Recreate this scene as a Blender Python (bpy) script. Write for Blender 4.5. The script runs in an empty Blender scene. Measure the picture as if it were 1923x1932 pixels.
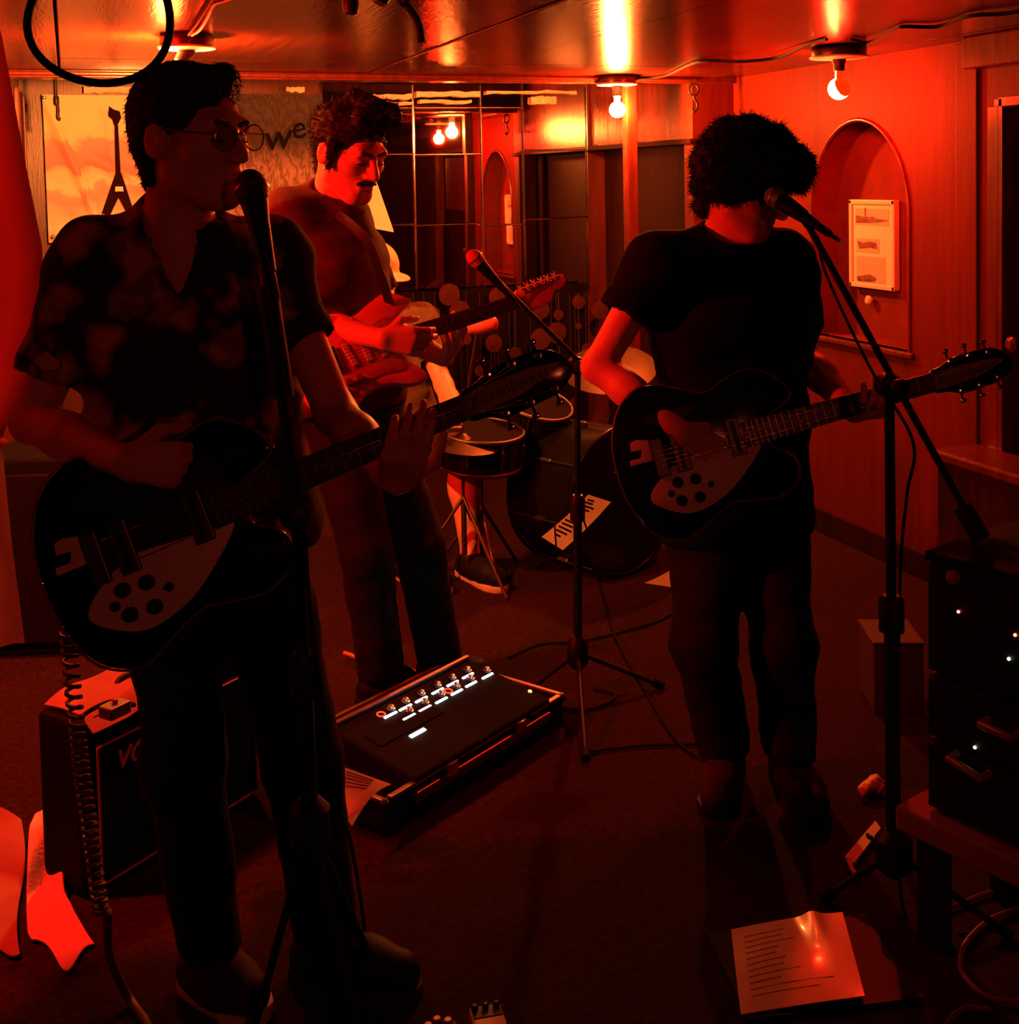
import bpy, bmesh, math, random
import numpy as np
from mathutils import Vector, Matrix

# ------------------------------------------------------------------ camera, world, exposure
scene = bpy.context.scene
COL = scene.collection
FOC, PCX, PCY = 2300.0, 961.5, 455.0            # focal length and optical centre in photo pixels
YAW, PITCH, ROLL = math.radians(19.87), math.radians(3.0), 0.02
EYE = Vector((0, 0, 1.55))
_f = Vector((math.sin(YAW)*math.cos(PITCH), math.cos(YAW)*math.cos(PITCH), -math.sin(PITCH)))
_r0 = Vector((math.cos(YAW), -math.sin(YAW), 0))
_u0 = _r0.cross(_f)
CR = _r0*math.cos(ROLL) - _u0*math.sin(ROLL)
CU = _u0*math.cos(ROLL) + _r0*math.sin(ROLL)
CF = _f
cam_data = bpy.data.cameras.new('camera')
cam = bpy.data.objects.new('camera', cam_data)
COL.objects.link(cam)
cam_data.sensor_fit = 'HORIZONTAL'
cam_data.sensor_width = 36.0
cam_data.lens = 36.0*FOC/1923.0
cam_data.shift_x = 0.0
cam_data.shift_y = -(966.0-PCY)/1923.0
cam_data.clip_start = 0.05
mw = Matrix(((CR.x, CU.x, -CF.x, EYE.x), (CR.y, CU.y, -CF.y, EYE.y), (CR.z, CU.z, -CF.z, EYE.z), (0, 0, 0, 1)))
cam.matrix_world = mw
scene.camera = cam
world = bpy.data.worlds.new('world')
scene.world = world
world.use_nodes = True
world.node_tree.nodes['Background'].inputs[0].default_value = (0, 0, 0, 1)
world.node_tree.nodes['Background'].inputs[1].default_value = 0.0
vs = scene.view_settings
scene.display_settings.display_device = 'sRGB'
vs.view_transform = 'Standard'
vs.look = 'None'
vs.exposure = 0.15
vs.gamma = 1.0
vs.use_curve_mapping = False
scene.cycles.use_denoising = True
scene.cycles.max_bounces = 6
scene.cycles.diffuse_bounces = 3
scene.cycles.glossy_bounces = 4
scene.cycles.transmission_bounces = 4
scene.cycles.use_adaptive_sampling = True
scene.cycles.adaptive_threshold = 0.04
scene.cycles.sample_clamp_indirect = 40.0
# the bulbs that light the room (each is built with its fixture further down): colour, strength
LAMP_AMBER = ((1.0, 0.23, 0.040), 9500.0)          # its clear glass faces the back wall
LAMP_AMBER_FAR = ((1.0, 0.17, 0.026), 3000.0)
LAMP_PAINTED = ((1.0, 0.018, 0.004), 1150.0)
LAMP_FILL = ((1.0, 0.10, 0.05), 420.0)                # unseen dim bulb added behind the photographer as front fill
LAMP_RED = ((1.0, 0.010, 0.004), 4000.0)
PAINT_RED = ((1.0, 0.022, 0.003), 380.0)            # light through the red paint on the audience side of the first bulb

# ------------------------------------------------------------------ helpers
rnd = random.Random(7)
def V(*a): return Vector(a)
def ray(x, y): return CF + CR*((x-PCX)/FOC) - CU*((y-PCY)/FOC)
def P(x, y, d): return EYE + ray(x, y)*d
def PZ(x, y, z):
    v = ray(x, y); return EYE + v*((z-EYE.z)/v.z)
def PX(x, y, X):
    v = ray(x, y); return EYE + v*(X/v.x)
def PY(x, y, Y):
    v = ray(x, y); return EYE + v*(Y/v.y)

MATS = {}
def mat(name, col, rough=0.6, metal=0.0, var=0.0, scale=8.0, stretch=(1, 1, 1), bump=0.0, bscale=None, spec=0.5,
        coat=0.0, emit=None, estr=0.0, col2=None, aniso=0.0, trans=0.0):
    if name in MATS: return MATS[name]
    m = bpy.data.materials.new(name); m.use_nodes = True
    nt = m.node_tree; b = nt.nodes['Principled BSDF']
    b.inputs['Base Color'].default_value = (*col, 1)
    b.inputs['Roughness'].default_value = rough
    b.inputs['Metallic'].default_value = metal
    b.inputs['Specular IOR Level'].default_value = spec
    b.inputs['Coat Weight'].default_value = coat
    b.inputs['Coat Roughness'].default_value = 0.08
    if trans: b.inputs['Transmission Weight'].default_value = trans
    if emit:
        b.inputs['Emission Color'].default_value = (*emit, 1)
        b.inputs['Emission Strength'].default_value = estr
    tc = None
    if var or bump or col2:
        tc = nt.nodes.new('ShaderNodeTexCoord'); mp = nt.nodes.new('ShaderNodeMapping')
        mp.inputs['Scale'].default_value = stretch
        nt.links.new(tc.outputs['Object'], mp.inputs['Vector'])
        nz = nt.nodes.new('ShaderNodeTexNoise'); nz.inputs['Scale'].default_value = scale
        nz.inputs['Detail'].default_value = 5
        nt.links.new(mp.outputs['Vector'], nz.inputs['Vector'])
        if var or col2:
            rp = nt.nodes.new('ShaderNodeValToRGB')
            c2 = col2 or tuple(min(1, c*(1+var)) for c in col)
            c1 = col if col2 else tuple(c*(1-var) for c in col)
            rp.color_ramp.elements[0].position = 0.35; rp.color_ramp.elements[1].position = 0.65
            rp.color_ramp.elements[0].color = (*c1, 1); rp.color_ramp.elements[1].color = (*c2, 1)
            nt.links.new(nz.outputs['Fac'], rp.inputs['Fac'])
            nt.links.new(rp.outputs['Color'], b.inputs['Base Color'])
        if bump:
            nb = nz
            if bscale:
                nb = nt.nodes.new('ShaderNodeTexNoise'); nb.inputs['Scale'].default_value = bscale
                nb.inputs['Detail'].default_value = 3
                nt.links.new(mp.outputs['Vector'], nb.inputs['Vector'])
            bp = nt.nodes.new('ShaderNodeBump'); bp.inputs['Strength'].default_value = bump
            bp.inputs['Distance'].default_value = 0.01
            nt.links.new(nb.outputs['Fac'], bp.inputs['Height'])
            nt.links.new(bp.outputs['Normal'], b.inputs['Normal'])
    MATS[name] = m
    return m
def emat(name, col, strength):
    if name in MATS: return MATS[name]
    m = bpy.data.materials.new(name); m.use_nodes = True
    nt = m.node_tree; nt.nodes.clear()
    e = nt.nodes.new('ShaderNodeEmission'); o = nt.nodes.new('ShaderNodeOutputMaterial')
    e.inputs[0].default_value = (*col, 1); e.inputs[1].default_value = strength
    nt.links.new(e.outputs[0], o.inputs[0]); MATS[name] = m
    return m

def tag(o, label=None, cat=None, group=None, kind=None):
    if label: o['label'] = label
    if cat: o['category'] = cat
    if group: o['group'] = group
    if kind: o['kind'] = kind
    return o
def empty(name, label, cat, loc=(0, 0, 0), group=None, kind=None, mtx=None):
    o = bpy.data.objects.new(name, None); COL.objects.link(o)
    o.empty_display_size = 0.05
    if mtx is not None: o.matrix_world = mtx
    else: o.location = loc
    return tag(o, label, cat, group, kind)
def link(name, me, m, parent=None, local=False):
    """world-space mesh under a parent (local=True: the mesh is in the parent's own space)"""
    o = bpy.data.objects.new(name, me); COL.objects.link(o)
    if m is not None: me.materials.append(m)
    if parent is not None:
        o.parent = parent
        if not local:
            chain = []; p = parent
            while p is not None: chain.append(p); p = p.parent
            w = Matrix.Identity(4)
            for p in reversed(chain): w = w @ p.matrix_parent_inverse @ p.matrix_basis
            o.matrix_parent_inverse = w.inverted()
    return o
def finish(bm, name, smooth=False, sharp=35):
    me = bpy.data.meshes.new(name)
    bmesh.ops.recalc_face_normals(bm, faces=bm.faces)
    if smooth:
        for f in bm.faces: f.smooth = True
        for e in bm.edges:
            if len(e.link_faces) == 2 and e.calc_face_angle(0) > math.radians(sharp): e.smooth = False
    bm.to_mesh(me); bm.free()
    return me
def b_box(bm, c, s, rot=None, bev=0.0):
    t = bmesh.new(); bmesh.ops.create_cube(t, size=1)
    bmesh.ops.scale(t, vec=s, verts=t.verts)
    if bev: bmesh.ops.bevel(t, geom=t.edges[:], offset=bev, segments=2, affect='EDGES', profile=0.5)
    M = Matrix.Translation(Vector(c))
    if rot is not None: M = M @ (rot.to_4x4() if isinstance(rot, Matrix) else rot)
    bmesh.ops.transform(t, matrix=M, verts=t.verts)
    tm = bpy.data.meshes.new('t'); t.to_mesh(tm); t.free(); bm.from_mesh(tm); bpy.data.meshes.remove(tm)
def box(name, c, s, m, parent=None, rot=None, bev=0.0, local=False):
    bm = bmesh.new(); b_box(bm, c, s, rot, bev)
    return link(name, finish(bm, name), m, parent, local)
def b_tube(bm, pts, r, n=8, cap=True, closed=False):
    pts = [Vector(p) for p in pts]; k = len(pts)
    rr = r if isinstance(r, (list, tuple)) else [r]*k
    rings = []; up = None
    for i, p in enumerate(pts):
        a = pts[(i-1) % k] if (closed or i > 0) else p
        b = pts[(i+1) % k] if (closed or i < k-1) else p
        t = (b-a); t = t.normalized() if t.length > 1e-9 else V(0, 0, 1)
        if up is None:
            up = V(0, 0, 1) if abs(t.z) < 0.9 else V(1, 0, 0)
        x = up - t*up.dot(t)
        if x.length < 1e-6: x = t.orthogonal()
        x.normalize(); y = t.cross(x); up = x
        rings.append([bm.verts.new(p + (x*math.cos(2*math.pi*j/n) + y*math.sin(2*math.pi*j/n))*rr[i]) for j in range(n)])
    for i in range(k if closed else k-1):
        A, B = rings[i], rings[(i+1) % k]
        for j in range(n): bm.faces.new((A[j], A[(j+1) % n], B[(j+1) % n], B[j]))
    if cap and not closed:
        bm.faces.new(rings[0][::-1]); bm.faces.new(rings[-1])
def tube(name, pts, r, m, parent=None, n=8, local=False, closed=False):
    bm = bmesh.new(); b_tube(bm, pts, r, n, True, closed)
    return link(name, finish(bm, name, True, 50), m, parent, local)
def catmull(pts, n=8, closed=False):
    pts = [Vector(p) for p in pts]; k = len(pts); out = []
    rng = range(k) if closed else range(k-1)
    for i in rng:
        g = (lambda j: pts[j % k]) if closed else (lambda j: pts[max(0, min(k-1, j))])
        p0, p1, p2, p3 = g(i-1), g(i), g(i+1), g(i+2)
        for q in range(n):
            t = q/n
            out.append(0.5*((2*p1)+(p2-p0)*t+(2*p0-5*p1+4*p2-p3)*t*t+(3*p1-p0-3*p2+p3)*t**3))
    if not closed: out.append(pts[-1])
    return out
def b_lathe(bm, prof, M=None, n=20):
    """prof: list of (radius, height) turned round local z"""
    rings = []
    for r, h in prof:
        rings.append([bm.verts.new((r*math.cos(2*math.pi*j/n), r*math.sin(2*math.pi*j/n), h)) for j in range(n)])
    for A, B in zip(rings, rings[1:]):
        for j in range(n): bm.faces.new((A[j], A[(j+1) % n], B[(j+1) % n], B[j]))
    bm.faces.new(rings[0][::-1]); bm.faces.new(rings[-1])
    if M is not None: bmesh.ops.transform(bm, matrix=M, verts=[v for R in rings for v in R])
def lathe(name, prof, m, parent=None, M=None, n=20, local=False, sharp=40):
    bm = bmesh.new(); b_lathe(bm, prof, M, n)
    return link(name, finish(bm, name, True, sharp), m, parent, local)
def frame(o, z, x=None):
    """matrix at o with local z along z and x near x"""
    z = Vector(z).normalized()
    x = Vector(x) if x is not None else z.orthogonal()
    x = (x - z*x.dot(z)).normalized(); y = z.cross(x)
    return Matrix(((x.x, y.x, z.x, o[0]), (x.y, y.y, z.y, o[1]), (x.z, y.z, z.z, o[2]), (0, 0, 0, 1)))
def offset2d(pts, d):
    k = len(pts); out = []
    for i in range(k):
        a, b = pts[i-1], pts[(i+1) % k]
        t = (b-a); t.normalize()
        out.append(pts[i] + Vector((-t.y, t.x))*d)
    return out
def b_slab(bm, pts, z0, z1, bev=0.0):
    """closed 2-d outline (counter-clockwise) extruded from z0 to z1 with rounded rims"""
    pts = [Vector((p[0], p[1])) for p in pts]
    if sum(a.x*b.y-b.x*a.y for a, b in zip(pts, pts[1:]+pts[:1])) < 0: pts = pts[::-1]
    lay = [(0, z0), (0, z1)]
    if bev: lay = [(bev, z0), (bev*0.3, z0+bev*0.3), (0, z0+bev), (0, z1-bev), (bev*0.3, z1-bev*0.3), (bev, z1)]
    rings = []
    for d, z in lay:
        q = offset2d(pts, d) if d else pts
        rings.append([bm.verts.new((p.x, p.y, z)) for p in q])
    k = len(pts)
    for A, B in zip(rings, rings[1:]):
        for j in range(k): bm.faces.new((A[j], A[(j+1) % k], B[(j+1) % k], B[j]))
    bm.faces.new(rings[0][::-1]); bm.faces.new(rings[-1])
def slab(name, pts, z0, z1, m, parent=None, bev=0.0, M=None, local=False):
    bm = bmesh.new(); b_slab(bm, pts, z0, z1, bev)
    if M is not None: bmesh.ops.transform(bm, matrix=M, verts=bm.verts)
    return link(name, finish(bm, name, True, 40), m, parent, local)
def dup(o, parent=None):
    c = o.copy(); COL.objects.link(c); c.parent = parent
    return c
def sheet(name, fn, nu, nv, m, parent=None, thick=0.0, local=False):
    """grid surface fn(u,v) with u,v in 0..1, given a thickness"""
    bm = bmesh.new()
    g = [[bm.verts.new(fn(i/nu, j/nv)) for j in range(nv+1)] for i in range(nu+1)]
    for i in range(nu):
        for j in range(nv): bm.faces.new((g[i][j], g[i+1][j], g[i+1][j+1], g[i][j+1]))
    if thick:
        bmesh.ops.recalc_face_normals(bm, faces=bm.faces)
        bmesh.ops.solidify(bm, geom=bm.faces[:], thickness=thick)
    return link(name, finish(bm, name, True, 60), m, parent, local)
def textmesh(name, body, size, m, parent, M, depth=0.0008, shear=0.0, local=False):
    cu = bpy.data.curves.new(name, 'FONT'); cu.body = body; cu.size = size; cu.extrude = depth; cu.shear = shear
    cu.align_x = 'CENTER'; cu.align_y = 'CENTER'; cu.resolution_u = 4
    t = bpy.data.objects.new(name, cu); COL.objects.link(t)
    bpy.context.view_layer.update()
    me = bpy.data.meshes.new_from_object(t.evaluated_get(bpy.context.evaluated_depsgraph_get()))
    bpy.data.objects.remove(t); bpy.data.curves.remove(cu)
    me.transform(M); me.materials.clear()
    return link(name, me, m, parent, local)

# ---- bodies and cloth: distance fields merged smoothly, then one skin pulled over them
def field_mesh(name, prims, vox, noise=None):
    lo = np.array([1e9]*3); hi = -lo
    def bb(p):
        if p[0] in 'c-':
            a, b = np.array(p[1]), np.array(p[2]); r = max(p[3], p[4])
            return np.minimum(a, b)-r, np.maximum(a, b)+r
        if p[0] in 'ex':
            c = np.array(p[1]); r = max(p[2]); return c-r, c+r
        if p[0] == 'p':
            c = np.array(p[1]); return c-p[3], c+p[3]
    for p in prims:
        if p[0] in 'ce':
            a, b = bb(p); lo = np.minimum(lo, a); hi = np.maximum(hi, b)
    lo -= 4*vox; hi += 4*vox
    n = np.ceil((hi-lo)/vox).astype(int)+1
    D = np.full(n, 0.5, np.float32)
    for p in prims:
        k = p[-1]; a, b = bb(p); mg = max(k, 0.0)*1.2+5*vox
        i0 = np.clip(np.floor((a-mg-lo)/vox).astype(int), 0, n); i1 = np.clip(np.ceil((b+mg-lo)/vox).astype(int)+1, 0, n)
        if np.any(i1 <= i0): continue
        X = (lo[0]+vox*np.arange(i0[0], i1[0], dtype=np.float32))[:, None, None]
        Y = (lo[1]+vox*np.arange(i0[1], i1[1], dtype=np.float32))[None, :, None]
        Z = (lo[2]+vox*np.arange(i0[2], i1[2], dtype=np.float32))[None, None, :]
        sl = tuple(slice(x, y) for x, y in zip(i0, i1))
        if p[0] in 'c-':
            A, B = np.array(p[1], np.float32), np.array(p[2], np.float32); ba = B-A; L = float(ba@ba)+1e-9
            h = np.clip(((X-A[0])*ba[0]+(Y-A[1])*ba[1]+(Z-A[2])*ba[2])/L, 0, 1)
            d = np.sqrt((X-A[0]-h*ba[0])**2+(Y-A[1]-h*ba[1])**2+(Z-A[2]-h*ba[2])**2) - (p[3]+(p[4]-p[3])*h)
        elif p[0] in 'ex':
            c, r, R = p[1], p[2], p[3]
            x, y, z = X-c[0], Y-c[1], Z-c[2]
            q = [(x*R[i][0]+y*R[i][1]+z*R[i][2])/r[i] for i in range(3)]
            d = (np.sqrt(q[0]**2+q[1]**2+q[2]**2)-1)*min(r)
        else:
            c, nn, R = p[1], p[2], p[3]
            pl = -((X-c[0])*nn[0]+(Y-c[1])*nn[1]+(Z-c[2])*nn[2])
            ball = np.sqrt((X-c[0])**2+(Y-c[1])**2+(Z-c[2])**2)-R
            d = np.maximum(pl, ball)
        cur = D[sl]
        if p[0] in 'ce':
            if k > 0:
                h = np.clip(0.5+0.5*(cur-d)/k, 0, 1); D[sl] = cur*(1-h)+d*h-k*h*(1-h)
            else: D[sl] = np.minimum(cur, d)
        else:
            if k > 0:
                h = np.clip(0.5-0.5*(cur+d)/k, 0, 1); D[sl] = cur*(1-h)-d*h+k*h*(1-h)
            else: D[sl] = np.maximum(cur, -d)
    if noise is not None:
        X = (lo[0]+vox*np.arange(n[0], dtype=np.float32))[:, None, None]
        Y = (lo[1]+vox*np.arange(n[1], dtype=np.float32))[None, :, None]
        Z = (lo[2]+vox*np.arange(n[2], dtype=np.float32))[None, None, :]
        D += noise(X, Y, Z)
    S = D < 0
    c = np.zeros(np.array(n)-1, np.int8)
    for dx in (0, 1):
        for dy in (0, 1):
            for dz in (0, 1): c += S[dx:n[0]-1+dx, dy:n[1]-1+dy, dz:n[2]-1+dz]
    act = (c > 0) & (c < 8)
    idx = np.argwhere(act); ids = np.full(act.shape, -1, np.int32); ids[act] = np.arange(len(idx))
    pos = np.zeros((len(idx), 3), np.float32); cnt = np.zeros(len(idx), np.float32)
    cor = {(dx, dy, dz): D[idx[:, 0]+dx, idx[:, 1]+dy, idx[:, 2]+dz] for dx in (0, 1) for dy in (0, 1) for dz in (0, 1)}
    for ax in range(3):
        o1, o2 = [i for i in range(3) if i != ax]
        for q1 in (0, 1):
            for q2 in (0, 1):
                ca = [0, 0, 0]; ca[o1] = q1; ca[o2] = q2; cb = list(ca); cb[ax] = 1
                va, vb = cor[tuple(ca)], cor[tuple(cb)]
                x = (va < 0) != (vb < 0)
                t = np.where(x, va/np.where(x, va-vb, 1), 0)
                base = np.array(ca, np.float32)[None].repeat(len(idx), 0); base[:, ax] = t
                pos += base*x[:, None]; cnt += x
    pos = (idx+pos/np.maximum(cnt, 1)[:, None])*vox+lo
    quads = []
    for ax in range(3):
        o1, o2 = (ax+1) % 3, (ax+2) % 3
        a = [slice(None)]*3; b = [slice(None)]*3; a[ax] = slice(0, n[ax]-1); b[ax] = slice(1, n[ax])
        E = np.argwhere(S[tuple(a)] != S[tuple(b)])
        E = E[(E[:, o1] > 0) & (E[:, o2] > 0) & (E[:, o1] < n[o1]-1) & (E[:, o2] < n[o2]-1)]
        s = S[E[:, 0], E[:, 1], E[:, 2]]
        def g(d1, d2):
            q = E.copy(); q[:, o1] -= d1; q[:, o2] -= d2; return ids[q[:, 0], q[:, 1], q[:, 2]]
        q = np.stack([g(1, 1), g(0, 1), g(0, 0), g(1, 0)], 1)
        q[~s] = q[~s][:, ::-1]
        quads.append(q)
    q = np.concatenate(quads); q = q[(q >= 0).all(1)]
    me = bpy.data.meshes.new(name)
    me.vertices.add(len(pos)); me.vertices.foreach_set('co', pos.astype(np.float32).ravel())
    me.loops.add(q.size); me.loops.foreach_set('vertex_index', q.astype(np.int32).ravel())
    me.polygons.add(len(q)); me.polygons.foreach_set('loop_start', np.arange(0, q.size, 4, dtype=np.int32))
    me.polygons.foreach_set('use_smooth', np.ones(len(q), bool))
    me.update(); me.validate()
    return me
def C(a, b, ra, rb=None, k=0.03): return ('c', tuple(a), tuple(b), ra, ra if rb is None else rb, k)
def SUB(a, b, ra, rb=None, k=0.01): return ('-', tuple(a), tuple(b), ra, ra if rb is None else rb, k)
def ELL(c, r, R=None, k=0.02): return ('e', tuple(c), r, R or ((1, 0, 0), (0, 1, 0), (0, 0, 1)), k)
def XEL(c, r, R=None, k=0.01): return ('x', tuple(c), r, R or ((1, 0, 0), (0, 1, 0), (0, 0, 1)), k)
def CUT(p, n, R, k=0.004): return ('p', tuple(p), tuple(Vector(n).normalized()), R, k)
# ------------------------------------------------------------------ materials of the place
W_CEIL = mat('varnished ceiling wood', (0.062, 0.0085, 0.003), 0.20, var=0.35, scale=3.0, stretch=(14, 1, 1), bump=0.10, bscale=9.0, spec=0.15)
W_WALL = mat('varnished wall wood', (0.095, 0.011, 0.004), 0.5, var=0.10, scale=3.0, stretch=(8, 8, 0.7), bump=0.12, bscale=22.0, spec=0.05)
W_BACK = mat('dark wall wood', (0.055, 0.008, 0.003), 0.35, var=0.3, scale=3.0, stretch=(9, 9, 0.7), bump=0.1, bscale=20.0)
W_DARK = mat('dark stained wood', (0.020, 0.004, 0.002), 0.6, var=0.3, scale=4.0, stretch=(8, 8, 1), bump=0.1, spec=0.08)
W_TRIM = mat('wood trim', (0.085, 0.012, 0.005), 0.26, var=0.25, scale=5.0, stretch=(6, 6, 1), bump=0.05)
BLACKGAP = mat('unlit gap', (0.01, 0.004, 0.003), 0.9)
CARPET = mat('worn dark carpet', (0.026, 0.006, 0.005), 0.95, var=0.35, scale=60, bump=0.5, bscale=400, spec=0.1)
PLASTER = mat('niche plaster', (0.115, 0.016, 0.007), 0.8, var=0.12, scale=10, bump=0.1, spec=0.05)
MIRROR = mat('mirror glass', (0.80, 0.74, 0.70), 0.015, metal=1.0)
BLACK = mat('black plastic', (0.006, 0.006, 0.006), 0.5, spec=0.3)
BLACKM = mat('black painted metal', (0.006, 0.0055, 0.0055), 0.5, spec=0.25)
RUBBER = mat('black rubber', (0.004, 0.004, 0.004), 0.7, spec=0.12)
CHROME = mat('chrome', (0.75, 0.75, 0.75), 0.12, metal=1.0)
STEEL = mat('dull steel', (0.40, 0.38, 0.36), 0.35, metal=1.0)
WHITEP = mat('white paper', (0.75, 0.72, 0.66), 0.55, var=0.05, scale=20)
INK = mat('printed ink', (0.03, 0.03, 0.03), 0.6)
CERAMIC = mat('cream enamel', (0.55, 0.45, 0.36), 0.35)

# ------------------------------------------------------------------ the room
CH = 2.0        # ceiling height
XR, XB, YE, YB, XL0, XL1, YF = 3.0, 2.78, 5.12, 6.35, -0.20, -1.5, -2.4
def quadmesh(name, quads, m, parent=None, kind='structure'):
    bm = bmesh.new()
    for q in quads: bm.faces.new([bm.verts.new(p) for p in q])
    bmesh.ops.remove_doubles(bm, verts=bm.verts, dist=1e-5)
    o = link(name, finish(bm, name), m, parent)
    if parent is None and kind: o['kind'] = kind
    return o
def solid(name, x0, x1, y0, y1, z0, z1, m, parent=None, bev=0.0, kind='structure'):
    o = box(name, ((x0+x1)/2, (y0+y1)/2, (z0+z1)/2), (x1-x0, y1-y0, z1-z0), m, parent, bev=bev)
    if parent is None: o['kind'] = kind
    return o
solid('floor', XL1-0.1, XR+0.2, YF-0.1, YB+0.1, -0.1, 0.0, CARPET)
# ceiling: dark battens behind, big varnished sheets with open seams between them
ceil = solid('ceiling', XL1-0.1, XR+0.2, YF-0.1, YE+0.09, CH+0.018, CH+0.10, BLACKGAP)
solid('ceiling_alcove', XL1-0.1, XR+0.2, YE+0.07, YB+0.1, CH+0.16, CH+0.2, W_DARK)
sx = [XL1, -0.013, 1.207, 1.627, 2.847, XR]
sy = [YF, -0.28, 2.16, 4.60, YE]
for i in range(5):
    for j in range(4):
        g = 0.004
        drop = 0.0 if i != 2 else 0.003
        box('ceiling_panel', ((sx[i]+sx[i+1])/2, (sy[j]+sy[j+1])/2, CH+0.008-drop), (sx[i+1]-sx[i]-2*g, sy[j+1]-sy[j]-2*g, 0.016), W_CEIL, ceil, bev=0.003)
beam = solid('trim_1', XL0-0.1, XR, YE-0.03, YE+0.07, 1.972, CH+0.17, W_TRIM, bev=0.004)
box('moulding', ((XL0+XB)/2, YE-0.04, 1.988), (XB-XL0, 0.02, 0.018), W_TRIM, beam, bev=0.006)
# back wall of the alcove
solid('wall_back', XL0-0.1, XB+0.15, YB, YB+0.1, 0, CH+0.17, W_BACK)
# alcove right side: lit panel above a ledge, dark recess below it
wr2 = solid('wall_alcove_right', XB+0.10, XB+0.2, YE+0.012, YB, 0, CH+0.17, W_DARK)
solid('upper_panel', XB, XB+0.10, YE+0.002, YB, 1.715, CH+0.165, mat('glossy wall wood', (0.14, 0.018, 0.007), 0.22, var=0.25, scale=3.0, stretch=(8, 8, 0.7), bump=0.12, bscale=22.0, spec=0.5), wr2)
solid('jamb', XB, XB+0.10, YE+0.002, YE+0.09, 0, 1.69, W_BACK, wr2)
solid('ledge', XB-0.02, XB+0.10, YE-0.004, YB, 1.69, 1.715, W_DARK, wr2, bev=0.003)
# alcove left side
wl2 = solid('wall_alcove_left', XL0-0.1, XL0, YE, YB, 0, CH+0.17, W_BACK)
for k, (yy, w, mm) in enumerate([(6.30, 0.05, W_TRIM), (6.19, 0.07, CERAMIC), (6.09, 0.05, W_TRIM), (5.9, 0.08, W_DARK), (5.6, 0.06, W_TRIM)]):
    box('batten', (XL0+0.012, yy, 1.0), (0.024, w, 1.95), mm, wl2, bev=0.005)
solid('wall_left_end', XL1, XL0-0.1, YE, YE+0.1, 0, CH, W_BACK)
solid('wall_left', XL1-0.1, XL1, YF, YE+0.1, 0, CH, W_BACK)
solid('wall_front', XL1-0.1, XR+0.2, YF-0.1, YF, 0, CH, W_DARK)
# right wall with its arched niche and the doorway
ay0, ay1, az0 = 3.828, 4.475, 0.852
ac, ar = (ay0+ay1)/2, (ay1-ay0)/2
ah = 1.753-1.36     # height of the arch over its springing line
asp = 1.36
NA = 28
arc = [(ac+ar*math.cos(math.pi*i/NA), asp+ah*math.sin(math.pi*i/NA)) for i in range(NA+1)]   # from ay1 to ay0
dy0, dy1, dz1 = 2.45, 3.35, 1.755
q = []
def yz(y0, y1, z0, z1, X=XR): q.append([(X, y0, z0), (X, y1, z0), (X, y1, z1), (X, y0, z1)])
yz(ay1, YE, 0, CH); yz(dy1, ay0, 0, CH); yz(ay0, ay1, 0, az0); yz(dy0, dy1, dz1, CH); yz(YF, dy0, 0, CH)
for (ya, za), (yb, zb) in zip(arc, arc[1:]):
    q.append([(XR, ya, za), (XR, ya, CH), (XR, yb, CH), (XR, yb, zb)])
ND = 0.13
ring = [(ay0, az0)]+[(ay0, asp)]+[p for p in reversed(arc)][1:-1]+[(ay1, asp), (ay1, az0)]
q.append([(XB, YE, 0), (XR, YE, 0), (XR, YE, CH), (XB, YE, CH)])
wr = quadmesh('wall_right', q, W_WALL)
nq = []
for (ya, za), (yb, zb) in zip(ring, ring[1:]+ring[:1]): nq.append([(XR, ya, za), (XR, yb, zb), (XR+ND, yb, zb), (XR+ND, ya, za)])
niche = quadmesh('niche_lining', nq, PLASTER, wr)
bm = bmesh.new(); bm.faces.new([bm.verts.new((XR+ND, y, z)) for y, z in ring])
link('niche_back', finish(bm, 'niche_back'), PLASTER, wr)
tube('niche_rim', [(XR-0.002, y, z) for y, z in [(ay0, az0), (ay0, 1.1)]+[p for p in reversed(arc)]+[(ay1, 1.1), (ay1, az0)]], 0.009, W_TRIM, wr)
box('niche_sill', (XR+0.01, ac, az0-0.012), (0.06, ar*2+0.06, 0.024), W_TRIM, wr, bev=0.006)
box('pilaster', (XR-0.007, 3.505, 1.0), (0.016, 0.108, 1.98), W_WALL, wr, bev=0.004)
box('cover_strip', (XR-0.004, 3.375, 0.88), (0.02, 0.05, 1.76), W_TRIM, wr, bev=0.004)
box('header', (XR-0.04, 2.3, 1.945), (0.08, 2.3, 0.11), W_TRIM, wr, bev=0.006)
box('baseboard_right', (XR-0.008, 4.2, 0.05), (0.016, 1.8, 0.10), W_DARK, wr, bev=0.004)
lathe('wooden_peg', [(0.006, 0), (0.008, 0.012), (0.019, 0.018), (0.020, 0.026), (0.012, 0.034)], CERAMIC, wr, frame(PX(1648, 566, XR+ND), (-1, 0, 0)), 16)
door = solid('door_1', XR+0.06, XR+0.10, dy0, dy1, 0, dz1, W_DARK)
solid('door_panel', XR+0.045, XR+0.062, dy0+0.1, dy1-0.10, 1.25, dz1-0.06, W_TRIM, door, bev=0.004)
solid('door_panel', XR+0.045, XR+0.062, dy0+0.1, dy1-0.10, 0.2, 1.12, W_DARK, door, bev=0.004)
for yy in (dy0-0.02, dy1+0.0): solid('door_frame', XR-0.012, XR+0.1, yy-0.02, yy+0.02, 0, dz1+0.03, W_TRIM, door, bev=0.003)
solid('door_frame', XR-0.012, XR+0.1, dy0, dy1, dz1, dz1+0.035, W_TRIM, door, bev=0.003)
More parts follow.
